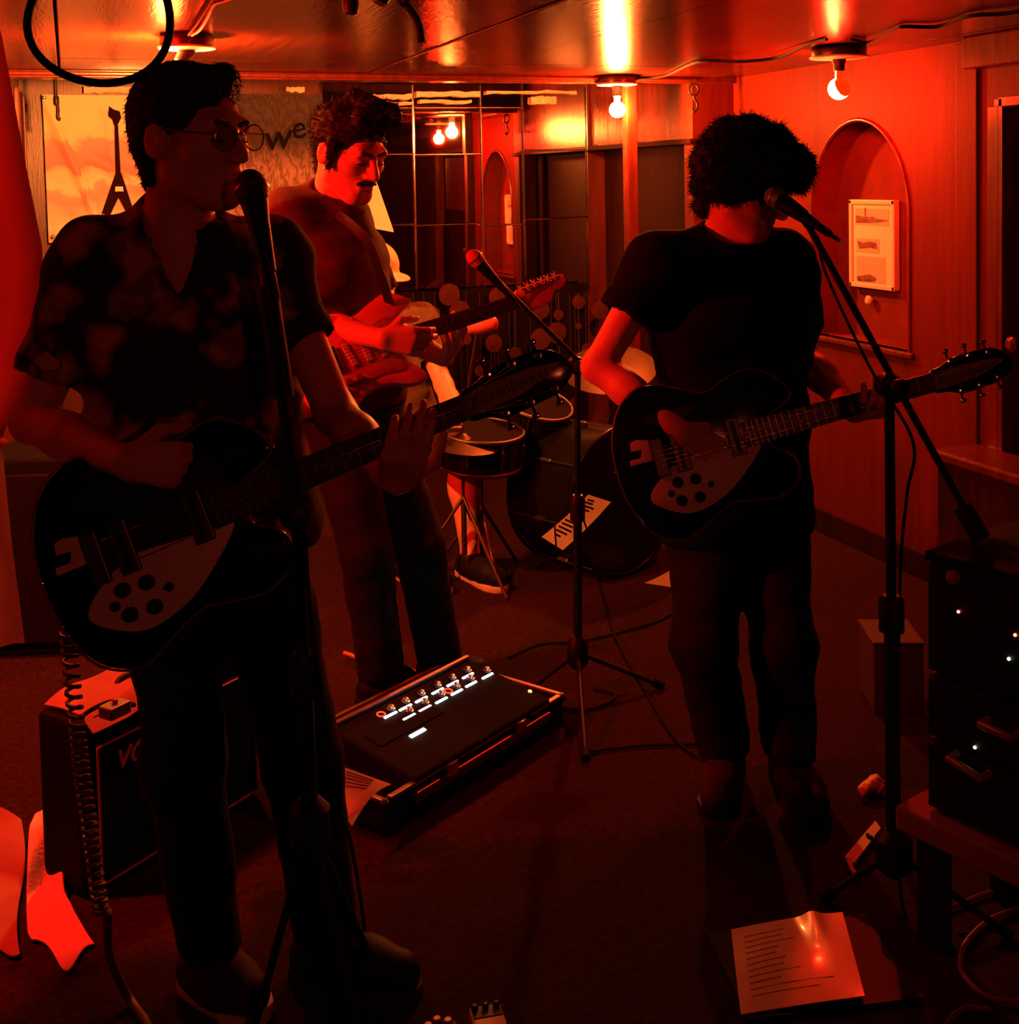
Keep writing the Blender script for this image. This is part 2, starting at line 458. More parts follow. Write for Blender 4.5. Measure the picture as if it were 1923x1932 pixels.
lathe('door_knob', [(0.008, 0), (0.008, 0.03), (0.024, 0.04), (0.026, 0.055), (0.014, 0.068)], W_TRIM, door, frame((XR+0.045, dy1-0.06, 0.95), (-1, 0, 0)), 16)
bench = empty('bench_ledge', 'long low wooden bench along the right wall below the doorway', 'bench', (2.75, 2.6, 0))
solid('seat_board', 2.78, 2.985, 1.2, 3.45, 0.545, 0.58, W_TRIM, bench, bev=0.008)
solid('front_board', 2.80, 2.83, 1.22, 3.43, 0.0, 0.545, W_DARK, bench, bev=0.004)
for yy in (1.24, 3.41): solid('end_board', 2.83, 2.98, yy-0.015, yy+0.015, 0, 0.545, W_DARK, bench, bev=0.003)
# wooden post that stands in the alcove opening
pp = PY(1182, 300, 5.16)
post = solid('trim_2', pp.x-0.027, pp.x+0.027, 5.09, 5.145, 0, 1.972, W_TRIM, bev=0.005)

# ------------------------------------------------------------------ ceiling lamps
GLASS_OFF = mat('bulb base', (0.5, 0.4, 0.3), 0.3, metal=1.0)
def ceiling_lamp(name, label, loc, colstr, rad=0.078, tilt=(0, 0, -1), drop=0.045, br=0.034, painted=None, group='bare bulb ceiling lamps'):
    L = empty(name, label, 'lamp', loc, group)
    n = 8
    lathe('junction_box', [(rad*0.96, 0.0), (rad, -0.006), (rad, -0.034), (rad*0.97, -0.036)], mat('dark box metal', (0.10, 0.05, 0.03), 0.3, metal=0.8), L, Matrix.Translation(loc), 28)
    lathe('cover_plate', [(rad*1.02, -0.034), (rad*1.08, -0.037), (rad*1.06, -0.042), (rad*0.5, -0.046), (0.02, -0.046)], CERAMIC, L, Matrix.Translation(loc), 32)
    z = Vector(tilt).normalized()
    o = Vector(loc) + V(0, 0, -0.044)
    M = frame(o, z)
    lathe('socket', [(0.026, -0.006), (0.026, 0.012), (0.021, 0.018), (0.020, drop-0.006)], BLACK, L, M, 20)
    col, st = colstr
    prof = [(0.0135, drop-0.012), (0.0135, drop)]
    c = drop+0.018+br
    for i in range(41):
        a = math.pi*(0.12+0.88*i/40)
        prof.append((max(0.0005, br*math.sin(a)), c-br*math.cos(a)))
    me_m = emat('bulb glow %g %g' % (col[1], st), col, st)
    b = lathe('bulb', prof, me_m, L, M, 72 if painted else 28, sharp=80)
    if painted:   # one side of the bulb is coated with red paint
        b.data.materials.append(painted[0])
        ctr = M @ Vector((0, 0, c))
        pd = Vector(painted[1]).normalized()
        for p in b.data.polygons:
            if (Vector(p.center)-ctr).normalized().dot(pd) > painted[2]: p.material_index = 1
    return L
ceiling_lamp('ceiling_lamp', 'amber bulb lamp on the ceiling behind the head of the singer in the patterned shirt', PZ(352, 66, CH), LAMP_AMBER, 0.080, tilt=(-0.42, -0.05, -0.75), drop=0.05, painted=(emat('red painted glass', *PAINT_RED), (0.2, -1, -0.15), -0.25))
ceiling_lamp('ceiling_lamp', 'amber bulb lamp hanging at the beam in front of the wooden post', PZ(1164, 143, CH), LAMP_AMBER_FAR, 0.086, drop=0.055, br=0.036)
ceiling_lamp('ceiling_lamp', 'red painted bulb lamp with a bright crescent above the arched niche', PZ(1583, 88, CH), LAMP_PAINTED, 0.098, drop=0.05, br=0.040, painted=(mat('red bulb paint', (0.35, 0.01, 0.005), 0.4, emit=(1, 0.03, 0.0), estr=0.9), CR*0.55+CU*0.35-CF*0.75, 0.34))
ceiling_lamp('ceiling_lamp', 'deep red bulb lamp near the curtain at the left wall', (-0.92, 2.96, CH), LAMP_RED, 0.078, drop=0.05, br=0.036)
ceiling_lamp('ceiling_lamp', 'unseen dim fill bulb added behind the photographer', (0.35, -1.9, CH), LAMP_FILL, 0.078, drop=0.05, br=0.036)
# lamp wiring tacked along the ceiling
def cable(name, label, pts, r, m=RUBBER, cat='cable', n=6, group=None):
    o = tube(name, catmull(pts, 10), r, m, n=n)
    return tag(o, label, cat, group)
cable('lamp_cable', 'thin black wire sagging along the ceiling from the post to the niche lamp',
      [PZ(1205, 148, CH-0.012), PZ(1255, 143, CH-0.008), PZ(1320, 116, CH-0.008), PZ(1400, 116, CH-0.02), PZ(1470, 108, CH-0.02), PZ(1530, 82, CH-0.006), PZ(1560, 74, CH-0.008)], 0.006)
cable('lamp_cable', 'thin black wire running over the ceiling to the right edge past the niche lamp',
      [PZ(1608, 74, CH-0.008), PZ(1640, 80, CH-0.015), PZ(1690, 55, CH-0.008), PZ(1710, 50, CH-0.008), PZ(1770, 50, CH-0.01), PZ(1830, 30, CH-0.008), PZ(1900, 25, CH-0.012), PZ(1990, 8, CH-0.008)], 0.006)
cable('lamp_cable', 'pale wire looping up from the lamp behind the singer in the patterned shirt',
      [PZ(362, 66, CH-0.012), PZ(378, 55, CH-0.03), PZ(395, 28, CH-0.02), PZ(404, 8, CH-0.008), PZ(425, 0, CH-0.008), PZ(470, -15, CH-0.008)], 0.0055, mat('cream cable', (0.5, 0.38, 0.28), 0.4))
cable('lamp_cable', 'dark wire running beside the pale wire over the lamp behind the singer',
      [PZ(356, 66, CH-0.012), PZ(372, 45, CH-0.012), PZ(398, 5, CH-0.01), PZ(410, -20, CH-0.008)], 0.005)
rg = [P(187+133*math.cos(a), 24+133*math.sin(a), 2.06) + CF*0.03*math.sin(2*a) for a in [2*math.pi*i/48 for i in range(48)]]
o = empty('cable_loop', 'loop of thick black cable hanging from the ceiling at top left', 'cable', rg[36])
tube('cable', rg, 0.007, RUBBER, o, 8, closed=True)
tube('ceiling_hook', [(rg[36].x, rg[36].y, CH), rg[36]+V(0, 0, 0.01), rg[36]+V(0.012, 0, -0.008), rg[36]+V(0.02, 0, 0.012)], 0.004, BLACKM, o, 8)
cable('hose_end', 'thick black cable end hanging from the ceiling at the top centre',
      [PZ(738, -40, CH-0.01), P(752, -4, 3.05), P(775, 20, 3.1), P(790, 48, 3.1), P(795, 80, 3.1)], 0.010, n=10)
o = box('clamp_block', PZ(722, -6, CH-0.02), (0.03, 0.05, 0.036), BLACKM, rot=Matrix.Rotation(0.5, 3, 'Y'), bev=0.005)
tag(o, 'small black clamp block on the ceiling above the cable end', 'clamp')
lathe('cable_gland', [(0.02, 0), (0.022, -0.01), (0.018, -0.03), (0.01, -0.034)], BLACKM, None, Matrix.Translation(PZ(662, 2, CH)), 16)
tag(bpy.data.objects['cable_gland'], 'round black cable gland in the ceiling at the top edge', 'gland')
# hooks
def hook(label, top, length, ring=0.018, s=1.0, flip=1):
    h = empty('hanging_hook', label, 'hook', top)
    t = Vector(top)
    pts = [t + CR*(ring*math.sin(a)) - CU*(ring*1.25*(1-math.cos(a))) for a in [2*math.pi*i/20 for i in range(20)]]
    tube('ring', pts, 0.0055*s, BLACKM, h, closed=True)
    b = t - CU*ring*2.5
    r = length*0.22
    pts = [b, b+CR*0.3*r*flip-CU*0.25*length, b+CR*1.0*r*flip-CU*0.50*length, b+CR*0.9*r*flip-CU*0.80*length, b+CR*0.1*r*flip-CU*1.0*length, b-CR*0.4*r*flip-CU*0.8*length]
    tube('hook_bend', catmull(pts, 6), [0.006*s]*(len(pts)*6-5), BLACKM, h)
    return h
hook('black ring and hook hanging on the wall left of the arched niche', PY(1309, 158, 5.06), 0.075, 0.022)
h = empty('hanging_hook', 'long straight black hook hanging in front of the beach poster', 'hook', PY(104, 152, 5.6))
tube('shank', catmull([PY(104, 152, 5.6)+V(0, 0, 0.165), PY(104, 152, 5.6), PY(105, 180, 5.6), PY(109, 205, 5.6), PY(109, 222, 5.6), PY(114, 226, 5.6)], 6), 0.008, BLACKM, h)
lathe('collar', [(0.010, -0.02), (0.013, -0.012), (0.013, 0.012), (0.010, 0.02)], BLACKM, h, frame(PY(106, 190, 5.6), (0, 0, 1)), 12)

# ------------------------------------------------------------------ mirror tiles, strips, poster, banner on the back wall
mir = empty('mirror_wall', 'wall of square mirror tiles behind the drum kit', 'mirror', PY(860, 560, 6.33))
cols = [612, 697, 783, 910, 989, 1109]
rowsets = {0: [150, 203, 291, 424, 556], 1: [150, 203, 291, 424, 556], 2: [150, 203, 292, 424, 556], 3: [150, 203, 424, 551], 4: [150, 284, 412, 546]}
for ci in range(5):
    rows = rowsets[ci]
    for a, b in zip(rows, rows[1:]):
        p0 = PY(cols[ci], b, 6.335); p1 = PY(cols[ci+1], a, 6.335)
        x0, x1 = PY(cols[ci], 350, 6.335).x, PY(cols[ci+1], 350, 6.335).x
        zt, zb = PY(cols[ci]+40, a, 6.335).z, PY(cols[ci]+40, b, 6.335).z
        rr = Matrix.Rotation(math.radians(rnd.uniform(-0.25, 0.25)), 3, 'X') @ Matrix.Rotation(math.radians(rnd.uniform(-0.25, 0.25)), 3, 'Z')
        box('mirror_tile', ((x0+x1)/2, 6.338, (zt+zb)/2), (x1-x0-0.005, 0.008, zt-zb-0.005), MIRROR, mir, rot=rr, bev=0.003)
for ci, yy in ((2, 291), (2, 424), (4, 284), (3, 424)):
    a, b = PY(cols[ci], yy, 6.30), PY(cols[ci+1], yy, 6.30)
    box('glass_clip_rail', (a+b)/2, ((b-a).length, 0.02, 0.006), CHROME, mir, bev=0.002)
for x in cols[2:]:
    a, b = PY(x, 160, 6.325), PY(x, 550, 6.325)
    box('edge_strip', (a+b)/2, (0.005, 0.012, (a-b).length), CHROME, mir, bev=0.0015)
STRIP = mat('peeling cream tape', (0.62, 0.48, 0.34), 0.5, var=0.15, scale=30)
def torn(label, x0, x1, y0, y1, Y=6.31, seed=1):
    r = random.Random(seed); n = 9
    top = [(x0+(x1-x0)*i/n, y0+r.uniform(-1.5, 1.5)) for i in range(n+1)]
    bot = [(x0+(x1-x0)*i/n, y1+r.uniform(-2, 2)) for i in range(n+1)]
    bm = bmesh.new()
    T = [bm.verts.new(PY(x, y, Y)) for x, y in top]; B = [bm.verts.new(PY(x, y, Y-0.004*r.random())) for x, y in bot]
    for i in range(n): bm.faces.new((T[i], T[i+1], B[i+1], B[i]))
    bmesh.ops.recalc_face_normals(bm, faces=bm.faces); bmesh.ops.solidify(bm, geom=bm.faces[:], thickness=0.002)
    o = link('torn_tape', finish(bm, 'torn_tape'), STRIP)
    return tag(o, label, 'tape', 'torn cream tape strips over the mirrors')
torn('torn cream tape strip above the head of the moustached guitarist, upper of two', 705, 778, 178, 187, seed=1)
torn('torn cream tape strip above the head of the moustached guitarist, lower of two', 708, 780, 192, 198, seed=2)
torn('long torn cream tape strip over the mirror with the bulb reflection, upper of two', 786, 906, 173, 182, seed=3)
torn('torn cream tape strip over the mirror with the bulb reflection, lower of two', 792, 890, 189, 195, seed=4)
torn('thin torn cream tape strip between the bulb reflection and the mirror hook', 918, 1088, 171, 177, seed=5)
torn('ragged torn cream tape patch above the mirror hook', 1002, 1050, 182, 196, seed=6)
torn('cream tape label on top of the grey lettered banner', 540, 575, 165, 174, Y=6.32, seed=7)
torn('cream tape strip over the top of the beach poster, left of the head', 158, 246, 164, 176, Y=6.27, seed=8)

def poster_mat():
    m = bpy.data.materials.new('beach poster print'); m.use_nodes = True
    nt = m.node_tree; b = nt.nodes['Principled BSDF']
    tc = nt.nodes.new('ShaderNodeTexCoord'); sp = nt.nodes.new('ShaderNodeSeparateXYZ')
    nt.links.new(tc.outputs['Generated'], sp.inputs[0])
    mp = nt.nodes.new('ShaderNodeMapping'); mp.inputs['Scale'].default_value = (2.2, 1, 3.2)
    nt.links.new(tc.outputs['Generated'], mp.inputs[0])
    nz = nt.nodes.new('ShaderNodeTexNoise'); nz.inputs['Scale'].default_value = 1.6; nz.inputs['Detail'].default_value = 4
    nt.links.new(mp.outputs[0], nz.inputs['Vector'])
    ad = nt.nodes.new('ShaderNodeMath'); ad.operation = 'MULTIPLY_ADD'; ad.inputs[1].default_value = 0.32
    nt.links.new(nz.outputs['Fac'], ad.inputs[0]); nt.links.new(sp.outputs['Z'], ad.inputs[2])
    rp = nt.nodes.new('ShaderNodeValToRGB'); cr = rp.color_ramp
    cr.elements[0].position = 0.0; cr.elements[0].color = (0.72, 0.55, 0.36, 1)
    cr.elements[1].position = 1.0; cr.elements[1].color = (0.80, 0.62, 0.36, 1)
    for p, c in [(0.22, (0.60, 0.38, 0.28)), (0.32, (0.75, 0.60, 0.45)), (0.45, (0.58, 0.30, 0.26)), (0.52, (0.62, 0.34, 0.28)), (0.54, (0.78, 0.62, 0.44)),
                 (0.62, (0.72, 0.50, 0.34)), (0.66, (0.46, 0.22, 0.20)), (0.84, (0.52, 0.26, 0.24)), (0.88, (0.78, 0.58, 0.34))]:
        e = cr.elements.new(p); e.color = (*c, 1)
    nt.links.new(ad.outputs[0], rp.inputs[0]); nt.links.new(rp.outputs[0], b.inputs['Base Color'])
    b.inputs['Roughness'].default_value = 0.5
    b.inputs['Specular IOR Level'].default_value = 0.3
    return m
po = empty('wall_poster', 'large creased beach poster with a dark V-shaped guitar on the back wall', 'poster', PY(180, 460, 6.30))
pa, pb, pc, pd_ = PY(80, 179, 6.30), PY(330, 181, 6.30), PY(330, 455, 6.30), PY(92, 458, 6.30)
def poster_fn(u, v):
    p = (pa*(1-u)+pb*u)*(1-v)+(pd_*(1-u)+pc*u)*v
    d = 0.016*math.exp(-((u*1.15+0.02-(0.02+v*0.52))/0.045)**2) + 0.014*math.exp(-((v-(0.28+0.42*u))/0.05)**2)*min(1, max(0, (u-0.2)*4))
    return p + V(0, -d-0.003*math.sin(7*u)*math.sin(5*v), 0)
sheet('sheet', poster_fn, 60, 60, poster_mat(), po, 0.001)
PRINT = mat('poster dark print', (0.014, 0.005, 0.004), 0.9, spec=0.02)
def flat(name, pts, Y, m, parent, t=0.0015):
    bm = bmesh.new()
    f = [bm.verts.new(PY(x, y, Y)) for x, y in pts]; g = [bm.verts.new(PY(x, y, Y)+V(0, t, 0)) for x, y in pts]
    bm.faces.new(f); bm.faces.new(g[::-1])
    for i in range(len(f)): bm.faces.new((f[i], f[(i+1) % len(f)], g[(i+1) % len(g)], g[i]))
    return link(name, finish(bm, name), m, parent)
flat('printed_headstock', [(206, 200), (214, 206), (226, 210), (229, 222), (224, 232), (222, 236), (215, 236), (212, 226), (204, 218)], 6.272, PRINT, po)
flat('printed_neck', [(216, 236), (223, 236), (228, 330), (218, 330)], 6.272, PRINT, po)
flat('printed_body', [(218, 326), (229, 326), (252, 396), (240, 404), (224, 372), (207, 408), (192, 402)], 6.272, PRINT, po)
flat('printed_pickup', [(218, 352), (232, 352), (233, 361), (217, 361)], 6.2705, CERAMIC, po)
for x, y in ((84, 184), (100, 446), (325, 186)):
    lathe('pin', [(0.008, 0), (0.009, 0.003), (0.004, 0.008)], STEEL, po, frame(PY(x, y, 6.268), (0, -1, 0)), 10)

def banner_mat():
    m = bpy.data.materials.new('grey brushed banner'); m.use_nodes = True
    nt = m.node_tree; b = nt.nodes['Principled BSDF']
    tc = nt.nodes.new('ShaderNodeTexCoord'); mp = nt.nodes.new('ShaderNodeMapping')
    mp.inputs['Location'].default_value = (0.25, 0, -0.1)
    nt.links.new(tc.outputs['Generated'], mp.inputs[0])
    wv = nt.nodes.new('ShaderNodeTexWave'); wv.wave_type = 'RINGS'; wv.rings_direction = 'Y'
    wv.inputs['Scale'].default_value = 4; wv.inputs['Distortion'].default_value = 9; wv.inputs['Detail'].default_value = 4; wv.inputs['Detail Scale'].default_value = 3
    nt.links.new(mp.outputs[0], wv.inputs['Vector'])
    sp = nt.nodes.new('ShaderNodeSeparateXYZ'); nt.links.new(tc.outputs['Generated'], sp.inputs[0])
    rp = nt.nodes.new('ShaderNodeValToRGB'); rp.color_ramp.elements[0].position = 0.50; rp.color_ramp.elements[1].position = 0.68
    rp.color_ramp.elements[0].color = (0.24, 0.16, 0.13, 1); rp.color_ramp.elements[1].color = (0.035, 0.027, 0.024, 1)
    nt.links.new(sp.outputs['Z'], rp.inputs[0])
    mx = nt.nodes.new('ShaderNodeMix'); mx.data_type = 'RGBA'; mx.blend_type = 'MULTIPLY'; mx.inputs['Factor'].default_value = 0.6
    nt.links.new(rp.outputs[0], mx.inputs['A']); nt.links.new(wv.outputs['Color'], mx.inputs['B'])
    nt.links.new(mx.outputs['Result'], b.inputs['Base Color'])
    b.inputs['Roughness'].default_value = 0.8
    return m
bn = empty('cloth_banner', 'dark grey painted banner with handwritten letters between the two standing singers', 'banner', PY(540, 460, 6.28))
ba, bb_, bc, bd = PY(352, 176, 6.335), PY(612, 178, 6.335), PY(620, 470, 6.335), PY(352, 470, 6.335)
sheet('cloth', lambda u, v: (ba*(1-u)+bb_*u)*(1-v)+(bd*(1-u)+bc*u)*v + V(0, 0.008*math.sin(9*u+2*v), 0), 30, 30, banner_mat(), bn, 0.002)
LET = mat('black lettering', (0.006, 0.005, 0.005), 0.9, spec=0.02)
textmesh('letter_w', 'w', 0.20, LET, bn, frame(PY(521, 260, 6.318), (0, -1, 0), (1, 0, 0.12)), 0.001, 0.2)
textmesh('letter_e', 'e', 0.17, LET, bn, frame(PY(560, 243, 6.318), (0, -1, 0), (1, 0, 0.30)), 0.001, 0.2)
wt = empty('paper_pennant', 'pale pointed paper pennant on the mirrors behind the chin of the moustached guitarist', 'pennant', PY(710, 430, 6.32))
flat('panel', [(700, 312), (742, 433), (716, 428), (672, 420), (672, 360)], 6.322, mat('pale pennant paper', (0.78, 0.66, 0.46), 0.6, var=0.05), wt, 0.004)
flat('hem', [(742, 433), (743, 438), (672, 425), (672, 420)], 6.318, WHITEP, wt, 0.004)
# curtain of discs on threads below the mirrors
dc = empty('disc_curtain', 'dark curtain hung with strings of dull red discs below the mirrors', 'curtain', PY(1010, 890, 6.2))
ca, cb_ = PY(690, 556, 6.24), PY(1112, 548, 6.24)
sheet('backing_cloth', lambda u, v: V(ca.x*(1-u)+cb_.x*u, 6.26+0.018*math.sin(40*u)+0.008*math.sin(17*u+3*v), ca.z*(1-v)*(1)+0.02*v), 90, 8, mat('dark backing cloth', (0.006, 0.0025, 0.002), 0.9, spec=0.03), dc, 0.003)
DISC = mat('dull red disc', (0.045, 0.009, 0.006), 0.6, var=0.2, scale=12, spec=0.1)
disc_me = {}
spots = [(1021, 585, 17), (1054, 594, 11), (1092, 570, 12), (1092, 615, 8), (1132, 585, 18), (1020, 640, 22), (1050, 628, 20), (932, 648, 17), (972, 668, 14), (848, 556, 20), (868, 588, 20), (820, 590, 9), (938, 560, 16),
         (925, 785, 15), (1022, 795, 17), (1055, 805, 11), (1040, 858, 32), (1132, 795, 16), (1090, 700, 14), (905, 700, 10), (970, 740, 12), (1085, 760, 10), (1000, 706, 12), (1110, 660, 12), (880, 640, 9), (1075, 840, 9), (1105, 868, 13), (960, 830, 12), (800, 620, 12), (780, 585, 10)]
for x, y, r in spots:
    p = PY(x, y, 6.215+rnd.uniform(-0.012, 0.012)); rr = r/FOC*(p-EYE).dot(CF)
    key = round(rr, 2)
    if key not in disc_me:
        bm = bmesh.new(); b_lathe(bm, [(key*0.98, -0.0015), (key, 0), (key*0.98, 0.0015)], None, 24); disc_me[key] = finish(bm, 'disc', True, 40); disc_me[key].materials.append(DISC)
    o = link('disc', disc_me[key], None, dc, local=False)
    o.matrix_basis = frame(p, (rnd.uniform(-0.12, 0.12), -1, rnd.uniform(-0.05, 0.05)))
for x in sorted(set(s[0] for s in spots)):
    a = PY(x, 552, 6.218); tube('thread', [(a.x, 6.222, a.z), (a.x, 6.222, 0.35)], 0.0014, mat('thread', (0.04, 0.010, 0.006), 0.6), dc, n=4)

# framed print in the niche
fr = empty('picture_frame', 'white framed print of three ships hanging in the arched niche', 'picture', PX(1645, 545, XR+ND-0.01))
XP = XR+ND-0.035
f0, f1, f2, f3 = PX(1600, 377, XP), PX(1686, 377, XP), PX(1688, 547, XP), PX(1603, 543, XP)
yl, yr, zt, zb = (f0.y+f3.y)/2, (f1.y+f2.y)/2, (f0.z+f1.z)/2, (f2.z+f3.z)/2
FRM = mat('white painted frame', (0.62, 0.50, 0.42), 0.4)
for (ya, yb, z0, z1) in ((yl-0.02, yl, zb, zt), (yr, yr+0.02, zb, zt), (yr, yl, zt-0.02, zt), (yr, yl, zb, zb+0.02)):
    solid('frame_bar', XP, XP+0.03, ya, yb, z0, z1, FRM, fr, bev=0.004)
solid('mount', XP+0.008, XP+0.03, yr+0.01, yl-0.01, zb+0.01, zt-0.01, mat('mount board', (0.66, 0.54, 0.44), 0.6), fr)
SHIP = mat('ship photograph', (0.12, 0.04, 0.03), 0.6, var=0.5, scale=40)
SKYP = mat('print ground', (0.48, 0.32, 0.26), 0.6)
def on_print(name, pts, X, m):
    bm = bmesh.new(); f = [bm.verts.new((X, yl+(yr-yl)*a, zt+(zb-zt)*b)) for a, b in pts]; g = [bm.verts.new((X+0.002, yl+(yr-yl)*a, zt+(zb-zt)*b)) for a, b in pts]
    bm.faces.new(f); bm.faces.new(g[::-1])
    for i in range(len(f)): bm.faces.new((f[i], f[(i+1) % len(f)], g[(i+1) % len(g)], g[i]))
    return link(name, finish(bm, name), m, fr)
on_print('print_ground', [(0.13, 0.10), (0.86, 0.10), (0.86, 0.29), (0.13, 0.29)], XP+0.0065, SKYP)
on_print('ship_picture', [(0.14, 0.18), (0.30, 0.19), (0.56, 0.19), (0.58, 0.21), (0.84, 0.22), (0.84, 0.235), (0.5, 0.26), (0.14, 0.265)], XP+0.005, SHIP)
on_print('ship_picture', [(0.34, 0.09), (0.37, 0.09), (0.37, 0.19), (0.34, 0.19)], XP+0.0052, SHIP)
on_print('print_ground', [(0.15, 0.44), (0.66, 0.44), (0.66, 0.60), (0.15, 0.60)], XP+0.0065, SKYP)
on_print('ship_picture', [(0.18, 0.47), (0.30, 0.49), (0.45, 0.47), (0.60, 0.48), (0.62, 0.55), (0.45, 0.54), (0.22, 0.56)], XP+0.005, SHIP)
on_print('print_ground', [(0.15, 0.64), (0.78, 0.64), (0.78, 0.96), (0.15, 0.96)], XP+0.0065, SKYP)
on_print('ship_picture', [(0.16, 0.88), (0.30, 0.86), (0.45, 0.84), (0.60, 0.88), (0.55, 0.92), (0.30, 0.93), (0.18, 0.93)], XP+0.005, SHIP)
# ------------------------------------------------------------------ people
SKIN = mat('skin', (0.58, 0.26, 0.17), 0.5, var=0.06, scale=25, spec=0.4)
HAIR_DK = mat('dark hair', (0.012, 0.007, 0.006), 0.65, bump=0.4, bscale=160, stretch=(1, 1, 0.3), spec=0.12)
HAIR_GREY = mat('short greying hair', (0.022, 0.016, 0.014), 0.65, bump=0.4, bscale=160, stretch=(1, 1, 0.3), spec=0.12)
DENIM = mat('black denim', (0.005, 0.0045, 0.005), 0.85, var=0.2, scale=60, bump=0.15, bscale=300, spec=0.2)
JEANS = mat('dark blue denim', (0.010, 0.009, 0.010), 0.85, var=0.25, scale=40, bump=0.15, bscale=300, spec=0.2)
TEE_BLK = mat('black tee cotton', (0.004, 0.0038, 0.004), 0.9, bump=0.15, bscale=250, spec=0.1)
POLO = mat('brown red polo cotton', (0.075, 0.018, 0.012), 0.85, var=0.15, scale=30, bump=0.2, bscale=260, spec=0.15)
TEE_OLIVE = mat('olive tee cotton', (0.10, 0.060, 0.035), 0.9, var=0.1, scale=30, bump=0.2, bscale=250, spec=0.1)
SHORTS = mat('dark shorts cotton', (0.03, 0.022, 0.02), 0.9, bump=0.1, bscale=250, spec=0.1)
SHOE = mat('black shoe leather', (0.007, 0.006, 0.006), 0.6, spec=0.15)
SHOE_TAN = mat('brown shoe leather', (0.035, 0.015, 0.011), 0.7, spec=0.15)
SOLE = mat('pale rubber sole', (0.55, 0.45, 0.38), 0.7)
CAPW = mat('pale cap cotton', (0.60, 0.44, 0.28), 0.85, var=0.06, scale=30, bump=0.15, bscale=250)
LIPS = mat('lip skin', (0.42, 0.16, 0.13), 0.5)
EYEW = mat('eye', (0.35, 0.28, 0.25), 0.25)
def shirt_mat():
    m = bpy.data.materials.new('floral shirt cotton'); m.use_nodes = True
    nt = m.node_tree; b = nt.nodes['Principled BSDF']
    tc = nt.nodes.new('ShaderNodeTexCoord')
    vo = nt.nodes.new('ShaderNodeTexVoronoi'); vo.inputs['Scale'].default_value = 11
    nz = nt.nodes.new('ShaderNodeTexNoise'); nz.inputs['Scale'].default_value = 18
    mx = nt.nodes.new('ShaderNodeMix'); mx.data_type = 'RGBA'; mx.inputs['Factor'].default_value = 0.10
    nt.links.new(tc.outputs['Object'], nz.inputs['Vector']); nt.links.new(tc.outputs['Object'], mx.inputs['A']); nt.links.new(nz.outputs['Color'], mx.inputs['B'])
    nt.links.new(mx.outputs['Result'], vo.inputs['Vector'])
    rp = nt.nodes.new('ShaderNodeValToRGB'); cr = rp.color_ramp; cr.interpolation = 'EASE'
    cr.elements[0].position = 0.20; cr.elements[0].color = (0.45, 0.22, 0.14, 1)
    cr.elements[1].position = 0.52; cr.elements[1].color = (0.030, 0.018, 0.020, 1)
    e = cr.elements.new(0.36); e.color = (0.20, 0.11, 0.06, 1)
    nt.links.new(vo.outputs['Distance'], rp.inputs[0]); nt.links.new(rp.outputs[0], b.inputs['Base Color'])
    b.inputs['Roughness'].default_value = 0.9; b.inputs['Specular IOR Level'].default_value = 0.15
    return m
FLORAL = shirt_mat()

def axes(fwd, up=None):
    y = Vector(fwd).normalized(); z = Vector(up) if up is not None else V(0, 0, 1)
    z = (z - y*z.dot(y)).normalized(); x = y.cross(z)
    return x, y, z
def hand(w, d, thumb, palm, curl=(0.5, 0.6, 0.4), s=1.0, spread=0.0, thumb_curl=0.3):
    w = Vector(w); d = Vector(d).normalized(); n = Vector(palm); n = (n-d*n.dot(d)).normalized()
    l = d.cross(n); l = l if l.dot(Vector(thumb)) > 0 else -l
    out = []
    for i in range(4):          # index first (thumb side)
        off = (1.5-i)*0.0195*s
        kn = w + d*(0.088-0.006*abs(i-1))*s + l*off
        out.append(C(w+l*off*0.55+d*0.005, kn, 0.0155*s, 0.0125*s, 0.012))
        L = (0.046, 0.050, 0.047, 0.037)[i]*s
        a = 0.0; p = kn; fd = (d+l*spread*(1.5-i)).normalized()
        for j, (c, q) in enumerate(zip(curl, (1.0, 0.62, 0.50))):
            a += c*(1+0.08*(i-1.5)); t = fd*math.cos(a)+n*math.sin(a); e = p+t*L*q
            out.append(C(p, e, (0.0098-0.0008*j)*s, (0.0092-0.0009*j)*s, 0.004)); p = e
    p0 = w+l*0.022*s+d*0.02*s+n*0.006*s
    p1 = p0+(l*0.7+d*0.6+n*0.35).normalized()*0.045*s
    t2 = (l*(0.35-thumb_curl)+d*0.85+n*(0.3+thumb_curl)).normalized()
    p2 = p1+t2*0.032*s; p3 = p2+(t2+n*thumb_curl*0.5).normalized()*0.026*s
    out += [C(p0, p1, 0.016*s, 0.012*s, 0.012), C(p1, p2, 0.0115*s, 0.0105*s, 0.005), C(p2, p3, 0.0105*s, 0.0085*s, 0.005)]
    return out
